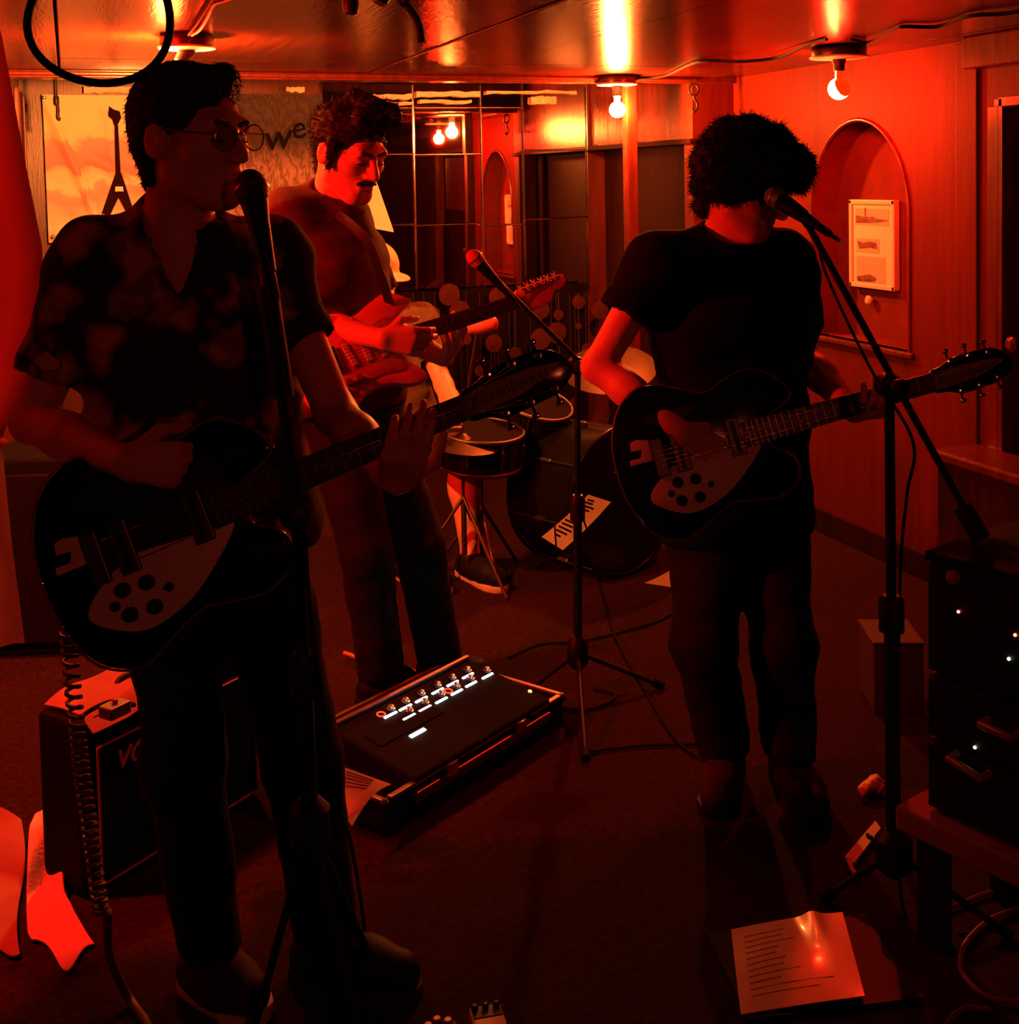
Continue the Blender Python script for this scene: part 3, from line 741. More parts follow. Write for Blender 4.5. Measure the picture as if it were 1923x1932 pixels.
def head(c, fwd, up=None, s=1.0, neck=None, jaw=1.0):
    x, y, z = axes(fwd, up); c = Vector(c); R = (tuple(x), tuple(y), tuple(z))
    L = lambda a, b, e: c+(x*a+y*b+z*e)*s
    r = lambda *a: tuple(t*s for t in a)
    o = [ELL(L(0, -0.012, 0.030), r(0.076, 0.097, 0.090), R, 0.02),
         ELL(L(0, 0.030, -0.038), r(0.059*jaw, 0.066, 0.080), R, 0.03),
         C(L(-0.014, 0.070, -0.100), L(0.014, 0.070, -0.100), 0.020*s, None, 0.025),
         C(L(-0.050*jaw, 0.005, -0.065), L(-0.018, 0.062, -0.100), 0.022*s, 0.018*s, 0.03), C(L(0.050*jaw, 0.005, -0.065), L(0.018, 0.062, -0.100), 0.022*s, 0.018*s, 0.03),
         ELL(L(-0.042, 0.058, -0.022), r(0.024, 0.024, 0.022), R, 0.025), ELL(L(0.042, 0.058, -0.022), r(0.024, 0.024, 0.022), R, 0.025),
         C(L(-0.038, 0.078, 0.020), L(0.038, 0.078, 0.020), 0.015*s, None, 0.02),
         XEL(L(-0.032, 0.100, -0.002), r(0.019, 0.018, 0.013), R, 0.012), XEL(L(0.032, 0.100, -0.002), r(0.019, 0.018, 0.013), R, 0.012),
         ELL(L(-0.032, 0.077, -0.002), r(0.0135, 0.0135, 0.0125), R, 0.006), ELL(L(0.032, 0.077, -0.002), r(0.0135, 0.0135, 0.0125), R, 0.006),
         C(L(0, 0.090, 0.010), L(0, 0.113, -0.032), 0.0085*s, 0.013*s, 0.012),
         ELL(L(-0.013, 0.102, -0.036), r(0.010, 0.011, 0.008), R, 0.008), ELL(L(0.013, 0.102, -0.036), r(0.010, 0.011, 0.008), R, 0.008),
         C(L(-0.020, 0.086, -0.0600), L(0.020, 0.086, -0.0600), 0.0085*s, None, 0.006), C(L(-0.018, 0.086, -0.0745), L(0.018, 0.086, -0.0745), 0.0090*s, None, 0.006),
         SUB(L(-0.022, 0.0965, -0.067), L(0.022, 0.0965, -0.067), 0.0030*s, None, 0.003)]
    for q in (-1, 1):
        o.append(ELL(L(q*0.078, -0.010, -0.008), r(0.010, 0.024, 0.033), R, 0.008))
        o.append(XEL(L(q*0.089, -0.004, -0.004), r(0.006, 0.012, 0.018), R, 0.005))
    if neck is not None:
        n = Vector(neck)
        o += [C(L(0, -0.030, -0.05), n, 0.052*s, 0.060*s, 0.03)]
    return o, L, R
def torso(J, k=0.05, grow=0.0):
    N, H = J['neck'], J['hip']; a, b = J['shR'], J['shL']
    rv = (b-a)*0.5; mid = (a+b)*0.5; rh = (J['hipL']-J['hipR'])*0.5
    ch = N.lerp(H, 0.32); wa = N.lerp(H, 0.68); g = grow
    o = [C(a.lerp(mid, 0.12), b.lerp(mid, 0.12), 0.058+g, None, k), C(N, ch, 0.075+g, 0.10+g, k),
         C(ch-rv*0.46, ch+rv*0.46, 0.098+g, None, k), C(wa-rv*0.40, wa+rv*0.40, 0.092+g, None, k), C(H-rh*0.95, H+rh*0.95, 0.098+g, None, k),
         C(ch, wa, 0.11+g, 0.10+g, k), C(wa, H, 0.10+g, 0.105+g, k)]
    return o
def drape(J, r=0.104):
    """cloth falling from the chest to the hem on each side"""
    N, H = J['neck'], J['hip']; rv = (J['shL']-J['shR'])*0.5; rh = (J['hipL']-J['hipR'])*0.5
    ch = N.lerp(H, 0.36); o = []
    for q in (-1, 1): o.append(C(ch+rv*0.50*q, H+rh*1.0*q, r, r+0.008, 0.06))
    return o
def limbs(J):
    o = []
    for s in 'RL':
        o += [C(J['sh'+s], J['el'+s], 0.050, 0.038, 0.03), C(J['el'+s], J['el'+s].lerp(J['wr'+s], 0.4), 0.040, 0.040, 0.02), C(J['el'+s].lerp(J['wr'+s], 0.35), J['wr'+s], 0.040, 0.026, 0.02),
              C(J['hip'+s], J['kn'+s], 0.080, 0.052, 0.04), C(J['kn'+s], J['kn'+s].lerp(J['an'+s], 0.35), 0.052, 0.056, 0.03), C(J['kn'+s].lerp(J['an'+s], 0.3), J['an'+s], 0.056, 0.036, 0.03)]
        heel = J['an'+s]-V(0, 0, 0.04)
        o += [C(J['an'+s], heel, 0.036, 0.034, 0.02), C(heel, J['toe'+s], 0.034, 0.024, 0.02)]
    return o
def shoe(J, s, m, msole, parent, label=None):
    a = J['an'+s]; t = J['toe'+s].copy(); t.z = 0.045
    h = Vector((a.x, a.y, 0.045)); d = (t-h); d.z = 0; d.normalize()
    heel = h-d*0.035; ball = t-d*0.06
    pr = [C(heel, h+d*0.06, 0.044, 0.046, 0.02), C(h+d*0.05, ball, 0.045, 0.050, 0.03), C(ball, t, 0.049, 0.040, 0.02), C(a-V(0, 0, 0.01), h, 0.047, 0.046, 0.02),
          CUT((h.x, h.y, 0.018), (0, 0, -1), 0.4), CUT((a.x, a.y, a.z+0.022), (0, 0, 1), 0.12)]
    o = link('shoe', field_mesh('shoe', pr, 0.006), m, parent)
    if label: o['label'] = label
    side = V(-d.y, d.x, 0); pts = []
    for u, w in ((-0.078, 0.018), (-0.06, 0.036), (0.0, 0.042), (0.06, 0.043), (0.5, 0.050), (0.75, 0.050), (0.92, 0.034), (1.0, 0.012)):
        L = (t-h).length+0.042
        q = u if u < 0.1 else u*L
        pts.append((q, w))
    loop = [h+d*q+side*w for q, w in pts]+[h+d*q-side*w for q, w in reversed(pts)]
    slab('sole', [(p.x, p.y) for p in loop], 0.001, 0.026, msole, o, 0.004)
    return o
def knot(X, Y, Z): return 0.0028*np.sin(46*Z+19*X)*np.sin(23*X-17*Y+8*Z)+0.0018*np.sin(80*Z-30*Y)*np.sin(31*X+12)
def folds(amp=1.0): return lambda X, Y, Z: amp*(0.0030*np.sin(30*Z+14*X+9*Y)*np.sin(19*X-14*Y+3*Z)+0.0016*np.sin(61*Z-25*X)*np.sin(27*Y+21*Z))
def curls(amp, f=70.0): return lambda X, Y, Z: amp*(np.sin(f*X+2*np.sin(.5*f*Z))*np.sin(f*.9*Y+1.3)*np.sin(f*.8*Z+.4)+0.6*np.sin(1.9*f*X+1)*np.sin(1.7*f*Z+2*np.sin(f*Y)))
def strands(bmname, hairme, n, ln, w, m, parent, seed=3, down=0.4, z_min=None):
    """short tapered tufts standing out of a hair surface, one mesh"""
    r = random.Random(seed); vs_, fs = [], []
    vl = hairme.vertices; tot = len(vl)
    for _ in range(n):
        v = vl[r.randrange(tot)]; p = v.co; nn = v.normal
        t = (nn*0.6+Vector((r.uniform(-1, 1), r.uniform(-1, 1), r.uniform(-1, 1)))*0.7+V(0, 0, -down)).normalized()
        a = t.orthogonal().normalized()*w; b = t.cross(a).normalized()*w
        k = len(vs_); e = p+t*ln*r.uniform(0.5, 1.1)
        vs_ += [p+a, p-a*0.5+b*0.8, p-a*0.5-b*0.8, e]
        fs += [(k, k+1, k+3), (k+1, k+2, k+3), (k+2, k, k+3)]
    me = bpy.data.meshes.new(bmname); me.from_pydata([tuple(v) for v in vs_], [], fs)
    return me
def hair(prims, vox, m, parent, noise, tuft=(0, 0, 0), seed=3, down=0.4, name='hair'):
    me = field_mesh(name, prims, vox, noise)
    o = link(name, me, m, parent)
    if tuft[0]:
        t = link('hair_tufts', strands('hair_tufts', me, tuft[0], tuft[1], tuft[2], m, parent, seed, down), m, o)
        t['kind'] = 'stuff'
    return o
def sleeve(a, b, ra, rb, k=0.04):
    a, b = Vector(a), Vector(b); d = (b-a).normalized()
    return [C(a, b+d*0.03, ra, rb, k)], [CUT(b, d, rb*1.7), SUB(b-d*0.02, b+d*0.06, rb*0.84, rb*0.86, 0.003)]
def trouser(J, s, rt=0.098, rk=0.074, ra=0.066, end=1.0):
    a = J['kn'+s].lerp(J['an'+s], end); d = (J['an'+s]-J['kn'+s]).normalized()
    return [C(J['hip'+s], J['kn'+s], rt, rk, 0.04), C(J['kn'+s], a+d*0.03, rk, ra, 0.03)], [CUT(a, d, ra*1.8)]
def legs_mesh(J, m, parent, waist=0.12, grow=0.012, **kw):
    pr, cu = [], []
    for s in 'RL':
        p, c = trouser(J, s, **kw); pr += p; cu += c
    H = J['hip']; up = (J['neck']-H).normalized(); rh = (J['hipL']-J['hipR'])*0.5
    pr += [C(H-rh*0.9, H+rh*0.9, 0.108, None, 0.05), C(H, H+up*waist, 0.110, 0.104, 0.05), C(H-rh*0.8+up*waist, H+rh*0.8+up*waist, 0.098, None, 0.05)]
    cu += [CUT(H+up*waist, up, 0.3)]
    return link('trousers', field_mesh('trousers', pr+cu, 0.009, folds(1.2)), m, parent)

def build_person(name, label, J, hc, hf, hup=None, hs=1.0, hands=(), vox=0.0055, jaw=1.0):
    base = (J['anR']+J['anL'])*0.5; base.z = 0
    p = empty(name, label, 'person', base)
    hp, L, R = head(hc, hf, hup, hs, J['neck'], jaw)
    pr = torso(J)+limbs(J)
    for h in hands: pr += h
    pr += hp
    link('body', field_mesh('body', pr, vox), SKIN, p)
    return p, L, R
def face_bits(p, L, R, s, brow=HAIR_DK, lashes=True):
    pr = []
    for q in (-1, 1): pr += [C(L(q*0.014, 0.0955, 0.020), L(q*0.036, 0.093, 0.025), 0.005*s, 0.0045*s, 0.004), C(L(q*0.036, 0.093, 0.025), L(q*0.052, 0.078, 0.018), 0.0045*s, 0.003*s, 0.004)]
    link('eyebrows', field_mesh('eyebrows', pr, 0.0022), brow, p)
    for q in (-1, 1):
        pr = [C(L(q*0.020, 0.0895, -0.0065), L(q*0.032, 0.0915, -0.0085), 0.0022*s, None, 0.002), C(L(q*0.032, 0.0915, -0.0085), L(q*0.044, 0.0865, -0.0065), 0.0022*s, None, 0.002)]
        link('eyelashes', field_mesh('eyelashes', pr, 0.0016), brow, p)
    link('lips', field_mesh('lips', [C(L(-0.018, 0.0885, -0.0610), L(0.018, 0.0885, -0.0610), 0.0072*s, None, 0.003), C(L(-0.016, 0.0885, -0.0735), L(0.016, 0.0885, -0.0735), 0.0078*s, None, 0.003),
         SUB(L(-0.024, 0.0975, -0.067), L(0.024, 0.0975, -0.067), 0.0032*s, None, 0.002)], 0.002), LIPS, p)

# ---- singer in the patterned shirt (nearest, left)
A = dict(neck=P(335, 445, 2.34), shR=P(172, 500, 2.31), shL=P(508, 488, 2.42), elR=P(62, 795, 2.26), wrR=P(238, 872, 2.05), elL=P(634, 782, 2.34), wrL=P(748, 906, 2.105),
         hip=P(398, 985, 2.38), hipR=P(322, 1020, 2.36), hipL=P(480, 1020, 2.40), knR=P(348, 1450, 2.30), knL=P(572, 1440, 2.36), anR=P(398, 1795, 2.32), anL=P(618, 1775, 2.36))
A['toeR'] = PZ(470, 1890, 0.03); A['toeL'] = PZ(755, 1848, 0.03)
fa = CR*0.86-CF*0.48-V(0, 0, 0.05)
ga = (P(1085, 695, 2.05)-P(300, 1020, 2.04)).normalized()      # direction of his guitar neck
pA, LA, RA = build_person('person', 'man singing at left in a dark patterned shirt and glasses, playing a black guitar', A, P(362, 258, 2.29), fa, None, 1.08,
    [hand(A['wrR'], CR*0.95-CU*0.08+CF*0.15, CU, CF, (0.75, 1.0, 0.7)), hand(A['wrL'], P(768, 850, 2.02)-A['wrL'], ga, CU*0.4+CF*0.9, (0.55, 0.70, 0.55))])
hair([ELL(LA(0, -0.022, 0.040), (0.093, 0.112, 0.100), RA, 0.02), C(LA(0, -0.085, 0.0), LA(0, -0.075, -0.085), 0.045, 0.032, 0.03), C(LA(-0.05, -0.05, -0.02), LA(-0.05, -0.045, -0.07), 0.035, 0.02, 0.03), C(LA(0.05, -0.05, -0.02), LA(0.05, -0.045, -0.07), 0.035, 0.02, 0.03),
      C(LA(-0.06, 0.02, 0.10), LA(-0.02, 0.06, 0.11), 0.03, 0.02, 0.03),
      XEL(LA(0, 0.125, -0.035), (0.13, 0.085, 0.115), RA, 0.01)], 0.005, HAIR_GREY, pA, curls(0.0022, 110), (1800, 0.013, 0.0011), 5, 0.9)
face_bits(pA, LA, RA, 1.04)
gl = tube('glasses', [LA(0.034+0.026*math.cos(a), 0.113-0.004*abs(math.cos(a)), 0.0+0.022*math.sin(a)) for a in [2*math.pi*i/28 for i in range(28)]], 0.0016, STEEL, pA, n=6, closed=True)
tube('rim', [LA(-0.034+0.026*math.cos(a), 0.113-0.004*abs(math.cos(a)), 0.0+0.022*math.sin(a)) for a in [2*math.pi*i/28 for i in range(28)]], 0.0016, STEEL, gl, n=6, closed=True)
tube('bridge', catmull([LA(-0.009, 0.111, 0.004), LA(0, 0.114, 0.008), LA(0.009, 0.111, 0.004)], 4), 0.0014, STEEL, gl, n=6)
for q in (-1, 1):
    tube('temple', catmull([LA(q*0.060, 0.110, 0.006), LA(q*0.074, 0.06, 0.008), LA(q*0.081, 0.0, 0.010), LA(q*0.080, -0.02, -0.01)], 5), 0.0014, STEEL, gl, n=6)
    lathe('lens', [(0.001, -0.0006), (0.0235, -0.0006), (0.0235, 0.0006), (0.001, 0.0006)], mat('lens glass', (0.9, 0.85, 0.8), 0.03, trans=1.0), gl, frame(LA(q*0.034, 0.111, 0), fa), 24)
s1, c1 = sleeve(A['shR'], A['shR'].lerp(A['elR'], 0.74), 0.068, 0.066); s2, c2 = sleeve(A['shL'], A['shL'].lerp(A['elL'], 0.54), 0.068, 0.066)
dn = (A['hip']-A['neck']).normalized(); hem = A['hip']+dn*0.06
fw = -(CF*0.93-CR*0.2)
link('shirt', field_mesh('shirt', s1+s2+c1+c2+torso(A, 0.06, 0.022)+drape(A)+[C(A['shR'], A['shL'], 0.066, None, 0.05), C(A['hip']-(A['hipL']-A['hipR'])*0.42, A['hip']+(A['hipL']-A['hipR'])*0.42, 0.128, None, 0.06)]+[C(A['hip'], hem, 0.12, None, 0.05)]
     + [CUT(hem, dn, 0.4), SUB(A['neck'], LA(0, -0.02, -0.10), 0.066, 0.072, 0.01), SUB(A['neck']+fw*0.085+V(0, 0, 0.03), A['neck']+fw*0.135-V(0, 0, 0.11), 0.062, 0.020, 0.012)], 0.008, folds(1.6)), FLORAL, pA)
for q in (-1, 1):      # open collar
    n0 = A['neck']; sd = CR*q
    sheet('collar', lambda u, v: n0 + (sd*math.cos(u*1.45-0.4)*0.082 + fw*math.sin(u*1.45-0.4)*0.088) + V(0, 0, 0.045-0.035*u) + (sd*math.cos(u*1.45-0.4)+fw*math.sin(u*1.45-0.4))*0.026*v - V(0, 0, 0.055*v*(0.7+0.7*u)), 12, 4, FLORAL, pA, 0.003)
legs_mesh(A, DENIM, pA, 0.06, rt=0.098, rk=0.074, ra=0.060, end=0.97)
shoe(A, 'R', SHOE_TAN, SOLE, pA); shoe(A, 'L', SHOE, SHOE_TAN, pA)

# ---- guitarist in the black tee (right)
B = dict(neck=P(1378, 462, 3.08), shR=P(1240, 500, 3.02), shL=P(1482, 500, 3.14), elR=P(1128, 692, 3.02), wrR=P(1292, 818, 2.86), elL=P(1512, 668, 3.20), wrL=P(1612, 778, 2.97),
         hip=P(1388, 985, 3.14), hipR=P(1335, 1005, 3.12), hipL=P(1450, 1005, 3.16), knR=P(1328, 1215, 3.02), knL=P(1478, 1220, 3.04), anR=P(1370, 1425, 3.09), anL=P(1490, 1440, 3.07))
B['toeR'] = PZ(1352, 1510, 0.03); B['toeL'] = PZ(1535, 1530, 0.03)
fb = CR*0.72-CF*0.50-V(0, 0, 0.42)
gb = (P(1923, 682, 2.86)-P(1330, 846, 2.84)).normalized()
pB, LB, RB = build_person('person', 'man with bushy dark hair and black tee at right, bending to a microphone', B, P(1412, 348, 2.99), fb, None, 1.0,
    [hand(B['wrR'], CR*0.80-CU*0.52+CF*0.05, CU+CR*0.4, CF, (0.45, 0.7, 0.5)), hand(B['wrL'], P(1660, 776, 2.835)-B['wrL'], gb, CU*0.6+CF*0.8, (0.55, 0.70, 0.55))])
hair([ELL(LB(0, -0.018, 0.055), (0.122, 0.132, 0.108), RB, 0.03), ELL(LB(-0.05, -0.05, 0.02), (0.075, 0.085, 0.085), RB, 0.03), ELL(LB(0.05, -0.05, 0.02), (0.075, 0.085, 0.085), RB, 0.03),
      C(LB(0, -0.09, -0.03), LB(0, -0.085, -0.09), 0.055, 0.035, 0.03), C(LB(-0.05, 0.08, 0.075), LB(0.05, 0.08, 0.075), 0.048, None, 0.03),
      XEL(LB(0, 0.135, -0.062), (0.10, 0.085, 0.10), RB, 0.015), XEL(LB(0, 0.05, -0.13), (0.085, 0.10, 0.08), RB, 0.015)], 0.005, HAIR_DK, pB, curls(0.0065, 62), (5000, 0.022, 0.0013), 9, 0.5)
face_bits(pB, LB, RB, 1.0)
s1, c1 = sleeve(B['shR'], B['shR'].lerp(B['elR'], 0.50), 0.076, 0.074); s2, c2 = sleeve(B['shL'], B['shL'].lerp(B['elL'], 0.72), 0.074, 0.072)
dn = (B['hip']-B['neck']).normalized(); hem = B['hip']+dn*0.03
link('tee_shirt', field_mesh('tee_shirt', s1+s2+c1+c2+torso(B, 0.06, 0.020)+drape(B)+[C(B['shR'], B['shL'], 0.064, None, 0.05)]+[CUT(hem, dn, 0.4), SUB(B['neck']+V(0, 0, 0.0), LB(0, -0.01, -0.09), 0.066, 0.078, 0.01)], 0.008, folds(1.6)), TEE_BLK, pB)
legs_mesh(B, DENIM, pB, 0.06, rt=0.100, rk=0.078, ra=0.066, end=0.96)
shoe(B, 'R', SHOE_TAN, SHOE, pB); shoe(B, 'L', SHOE, SHOE, pB)

# ---- moustached guitarist (middle)
G = dict(neck=P(628, 392, 3.64), shR=P(548, 412, 3.55), shL=P(648, 420, 3.86), elR=P(598, 612, 3.52), wrR=P(722, 640, 3.36), elL=P(745, 628, 3.92), wrL=P(838, 676, 3.69),
         hip=P(650, 740, 3.66), hipR=P(625, 765, 3.62), hipL=P(700, 765, 3.72), knR=P(690, 1035, 3.54), knL=P(790, 1025, 3.68), anR=P(720, 1275, 3.62), anL=P(832, 1255, 3.74))
G['toeR'] = PZ(762, 1298, 0.03); G['toeL'] = PZ(900, 1275, 0.03)
fg = CR*0.66-CF*0.58-V(0, 0, 0.36)
gg = (P(1052, 545, 3.72)-P(655, 664, 3.36)).normalized()
pG, LG, RG = build_person('person', 'moustached man in a brown polo shirt looking down at his red guitar', G, P(660, 284, 3.56), fg, None, 1.12,
    [hand(G['wrR'], CR*0.97-CU*0.05+CF*0.1, CU, CF, (0.45, 0.7, 0.5)), hand(G['wrL'], P(880, 622, 3.555)-G['wrL'], gg, -CR*0.6+CF*0.6+CU*0.2, (0.45, 0.6, 0.4), spread=0.10)], 0.005, 0.96)
hair([ELL(LG(0, -0.024, 0.044), (0.100, 0.118, 0.096), RG, 0.02), C(LG(-0.045, 0.065, 0.118), LG(0.05, 0.075, 0.112), 0.040, 0.034, 0.03), C(LG(0, -0.02, 0.13), LG(0, 0.06, 0.13), 0.035, None, 0.03),
      C(LG(0, -0.095, 0.0), LG(0, -0.085, -0.075), 0.045, 0.03, 0.03), C(LG(-0.082, 0.022, 0.03), LG(-0.080, 0.022, -0.035), 0.018, 0.010, 0.015), C(LG(0.082, 0.022, 0.03), LG(0.080, 0.022, -0.035), 0.018, 0.010, 0.015),
      XEL(LG(0, 0.130, -0.030), (0.086, 0.085, 0.105), RG, 0.008), XEL(LG(0.09, -0.006, -0.022), (0.03, 0.030, 0.040), RG, 0.006), XEL(LG(-0.09, -0.006, -0.022), (0.03, 0.030, 0.040), RG, 0.006)], 0.005, HAIR_DK, pG, curls(0.003, 90), (2500, 0.022, 0.0012), 4, 0.2)
face_bits(pG, LG, RG, 1.12)
link('moustache', field_mesh('moustache', [C(LG(0.002, 0.103, -0.0495), LG(0.030, 0.090, -0.060), 0.0095, 0.005, 0.004), C(LG(-0.002, 0.103, -0.0495), LG(-0.030, 0.090, -0.060), 0.0095, 0.005, 0.004)], 0.0022, curls(0.0008, 400)), HAIR_DK, pG)
s1, c1 = sleeve(G['shR'], G['shR'].lerp(G['elR'], 0.78), 0.082, 0.080); s2, c2 = sleeve(G['shL'], G['shL'].lerp(G['elL'], 0.66), 0.078, 0.074)
dn = (G['hip']-G['neck']).normalized(); hem = G['hip']+dn*0.05
link('polo_shirt', field_mesh('polo_shirt', s1+s2+c1+c2+torso(G, 0.06, 0.022)+drape(G)+[C(G['shR'], G['shL'], 0.070, None, 0.05)]+[CUT(hem, dn, 0.4), SUB(G['neck'], LG(0, -0.01, -0.09), 0.066, 0.076, 0.01)], 0.008, folds(1.8)), POLO, pG)
fwg = (CR*0.5-CF*0.8).normalized()
for q in (-1, 1):
    n0 = G['neck']; sdv = fwg.cross(V(0, 0, 1))*q
    sheet('collar', lambda u, v: n0 + (sdv*math.cos(u*1.7-0.2)*0.084 + fwg*math.sin(u*1.7-0.2)*0.088) + V(0, 0, 0.05-0.03*u) + (sdv*math.cos(u*1.7-0.2)+fwg*math.sin(u*1.7-0.2))*0.022*v - V(0, 0, 0.045*v*(0.7+0.6*u)), 12, 4, POLO, pG, 0.003)
legs_mesh(G, JEANS, pG, 0.06, rt=0.098, rk=0.076, ra=0.068, end=0.97)
shoe(G, 'R', SHOE, SHOE, pG); shoe(G, 'L', SHOE, SHOE, pG)

# ---- drummer behind (seated, pale cap)
D = dict(neck=P(700, 592, 5.12), shR=P(648, 618, 5.05), shL=P(792, 612, 5.20), elR=P(655, 740, 4.95), wrR=P(752, 790, 4.78), elL=P(838, 728, 5.05), wrL=P(868, 800, 4.84),
         hip=P(735, 800, 5.20), hipR=P(690, 812, 5.16), hipL=P(775, 812, 5.20), knR=P(745, 866, 4.78), knL=P(868, 858, 4.80), anR=P(770, 1072, 4.72), anL=P(888, 1050, 4.72))
D['toeR'] = PZ(835, 1105, 0.03); D['toeL'] = PZ(940, 1100, 0.03)
fd_ = CR*0.72-CF*0.58-V(0, 0, 0.30)
pD, LD, RD = build_person('person', 'seated drummer in a pale cap and olive tee behind the moustached guitarist', D, P(704, 520, 5.06), fd_, None, 1.05,
    [hand(D['wrR'], CR*0.8-CU*0.3-CF*0.4, CU, CF*0.4-CU, (0.8, 1.0, 0.6)), hand(D['wrL'], CR*0.4-CU*0.6-CF*0.5, CU, -CR*0.3-CU*0.8, (0.8, 1.0, 0.6))], 0.0062)
capc = [ELL(LD(0, -0.012, 0.050), (0.098, 0.118, 0.096), RD, 0.02), CUT(LD(0, 0, 0.036), -Vector(RD[2]), 0.4, 0.004), ELL(LD(0, 0.112, 0.034), (0.075, 0.060, 0.010), RD, 0.012)]
cp = link('cap', field_mesh('cap', capc, 0.0045), CAPW, pD)
lathe('cap_badge', [(0.001, 0.004), (0.022, 0.003), (0.024, 0)], mat('cap print', (0.42, 0.20, 0.12), 0.8), cp, frame(LD(0.03, 0.088, 0.085), Vector(RD[1])+Vector(RD[0])*0.5+Vector(RD[2])*0.35), 16)
face_bits(pD, LD, RD, 1.05)
hair([ELL(LD(0, -0.030, 0.015), (0.088, 0.095, 0.075), RD, 0.02), XEL(LD(0, 0.11, -0.02), (0.12, 0.09, 0.12), RD, 0.01), CUT(LD(0, 0, 0.045), RD[2], 0.3)], 0.006, HAIR_DK, pD, curls(0.002, 100))
s1, c1 = sleeve(D['shR'], D['shR'].lerp(D['elR'], 0.66), 0.078, 0.078); s2, c2 = sleeve(D['shL'], D['shL'].lerp(D['elL'], 0.72), 0.080, 0.080)
dn = (D['hip']-D['neck']).normalized(); hem = D['hip']+dn*0.03
link('tee_shirt', field_mesh('tee_shirt', s1+s2+c1+c2+torso(D, 0.06, 0.022)+drape(D)+[C(D['shR'], D['shL'], 0.066, None, 0.05)]+[CUT(hem, dn, 0.4), SUB(D['neck'], LD(0, -0.01, -0.09), 0.066, 0.076, 0.01)], 0.009, folds(1.6)), TEE_OLIVE, pD)
legs_mesh(D, SHORTS, pD, 0.05, rt=0.105, rk=0.092, ra=0.088, end=0.12)
shoe(D, 'R', SHOE, SOLE, pD); shoe(D, 'L', SHOE, SOLE, pD)
# ------------------------------------------------------------------ guitars
GLOSSBLK = mat('black guitar lacquer', (0.005, 0.0045, 0.0045), 0.15, spec=0.35)
GREYPG = mat('white pickguard plastic', (0.72, 0.64, 0.56), 0.45)
ROSE = mat('dark fretboard wood', (0.035, 0.018, 0.012), 0.4)
MAPLE = mat('maple neck wood', (0.42, 0.20, 0.10), 0.3)
FRETM = mat('dark fret wire', (0.22, 0.20, 0.18), 0.4, metal=1.0)  # darker than bare fret metal
REDLAC = mat('salmon red guitar lacquer', (0.62, 0.16, 0.13), 0.25, coat=0.3)
DKPG = mat('red tortoise pickguard', (0.34, 0.085, 0.07), 0.35, var=0.2, scale=50)
BIND = mat('dull cream binding', (0.14, 0.09, 0.06), 0.5)  # cream toned down to a dark brown
DKCHROME = mat('dark chrome', (0.10, 0.09, 0.085), 0.45, metal=0.9)  # much darker than the plain chrome
STRAP = mat('black strap webbing', (0.015, 0.012, 0.012), 0.8)
STRINGM = mat('guitar string', (0.6, 0.55, 0.5), 0.25, metal=1.0)
RICK = [(-0.205, 0), (-0.195, 0.08), (-0.155, 0.15), (-0.09, 0.178), (-0.02, 0.150), (0.035, 0.125), (0.09, 0.142), (0.15, 0.150), (0.200, 0.118), (0.225, 0.075), (0.205, 0.055), (0.165, 0.040), (0.150, 0.028),
        (0.150, -0.028), (0.165, -0.042), (0.195, -0.070), (0.190, -0.115), (0.14, -0.142), (0.08, -0.136), (0.03, -0.128), (-0.03, -0.150), (-0.095, -0.178), (-0.160, -0.150), (-0.195, -0.08)]
RPG = [(-0.149, -0.0715), (-0.114, -0.034), (-0.0506, -0.007), (0.024, -0.010), (0.105, -0.016), (0.125, -0.024), (0.076, -0.0695), (0.012, -0.110), (-0.062, -0.126), (-0.119, -0.104)]
STRAT = [(-0.185, 0.0), (-0.180, 0.07), (-0.140, 0.130), (-0.07, 0.155), (0.0, 0.125), (0.05, 0.112), (0.11, 0.135), (0.17, 0.150), (0.225, 0.118), (0.232, 0.100), (0.20, 0.085), (0.155, 0.055), (0.125, 0.030), (0.125, -0.030),
         (0.135, -0.055), (0.165, -0.085), (0.185, -0.115), (0.175, -0.135), (0.13, -0.135), (0.07, -0.115), (0.01, -0.115), (-0.06, -0.145), (-0.13, -0.150), (-0.175, -0.09)]
RTAIL = [(((px_-300)*0.924-(py_-1020)*0.383)/1150.0, (-(px_-300)*0.383-(py_-1020)*0.924)/1150.0) for px_, py_ in
         [(104, 1026), (118, 1016), (150, 1012), (178, 1058), (112, 1086), (108, 1072), (136, 1060), (136, 1040), (108, 1048)]]
def smooth2(pts, n=5): return [(p.x, p.y) for p in catmull([(x, y, 0) for x, y in pts], n, True)]
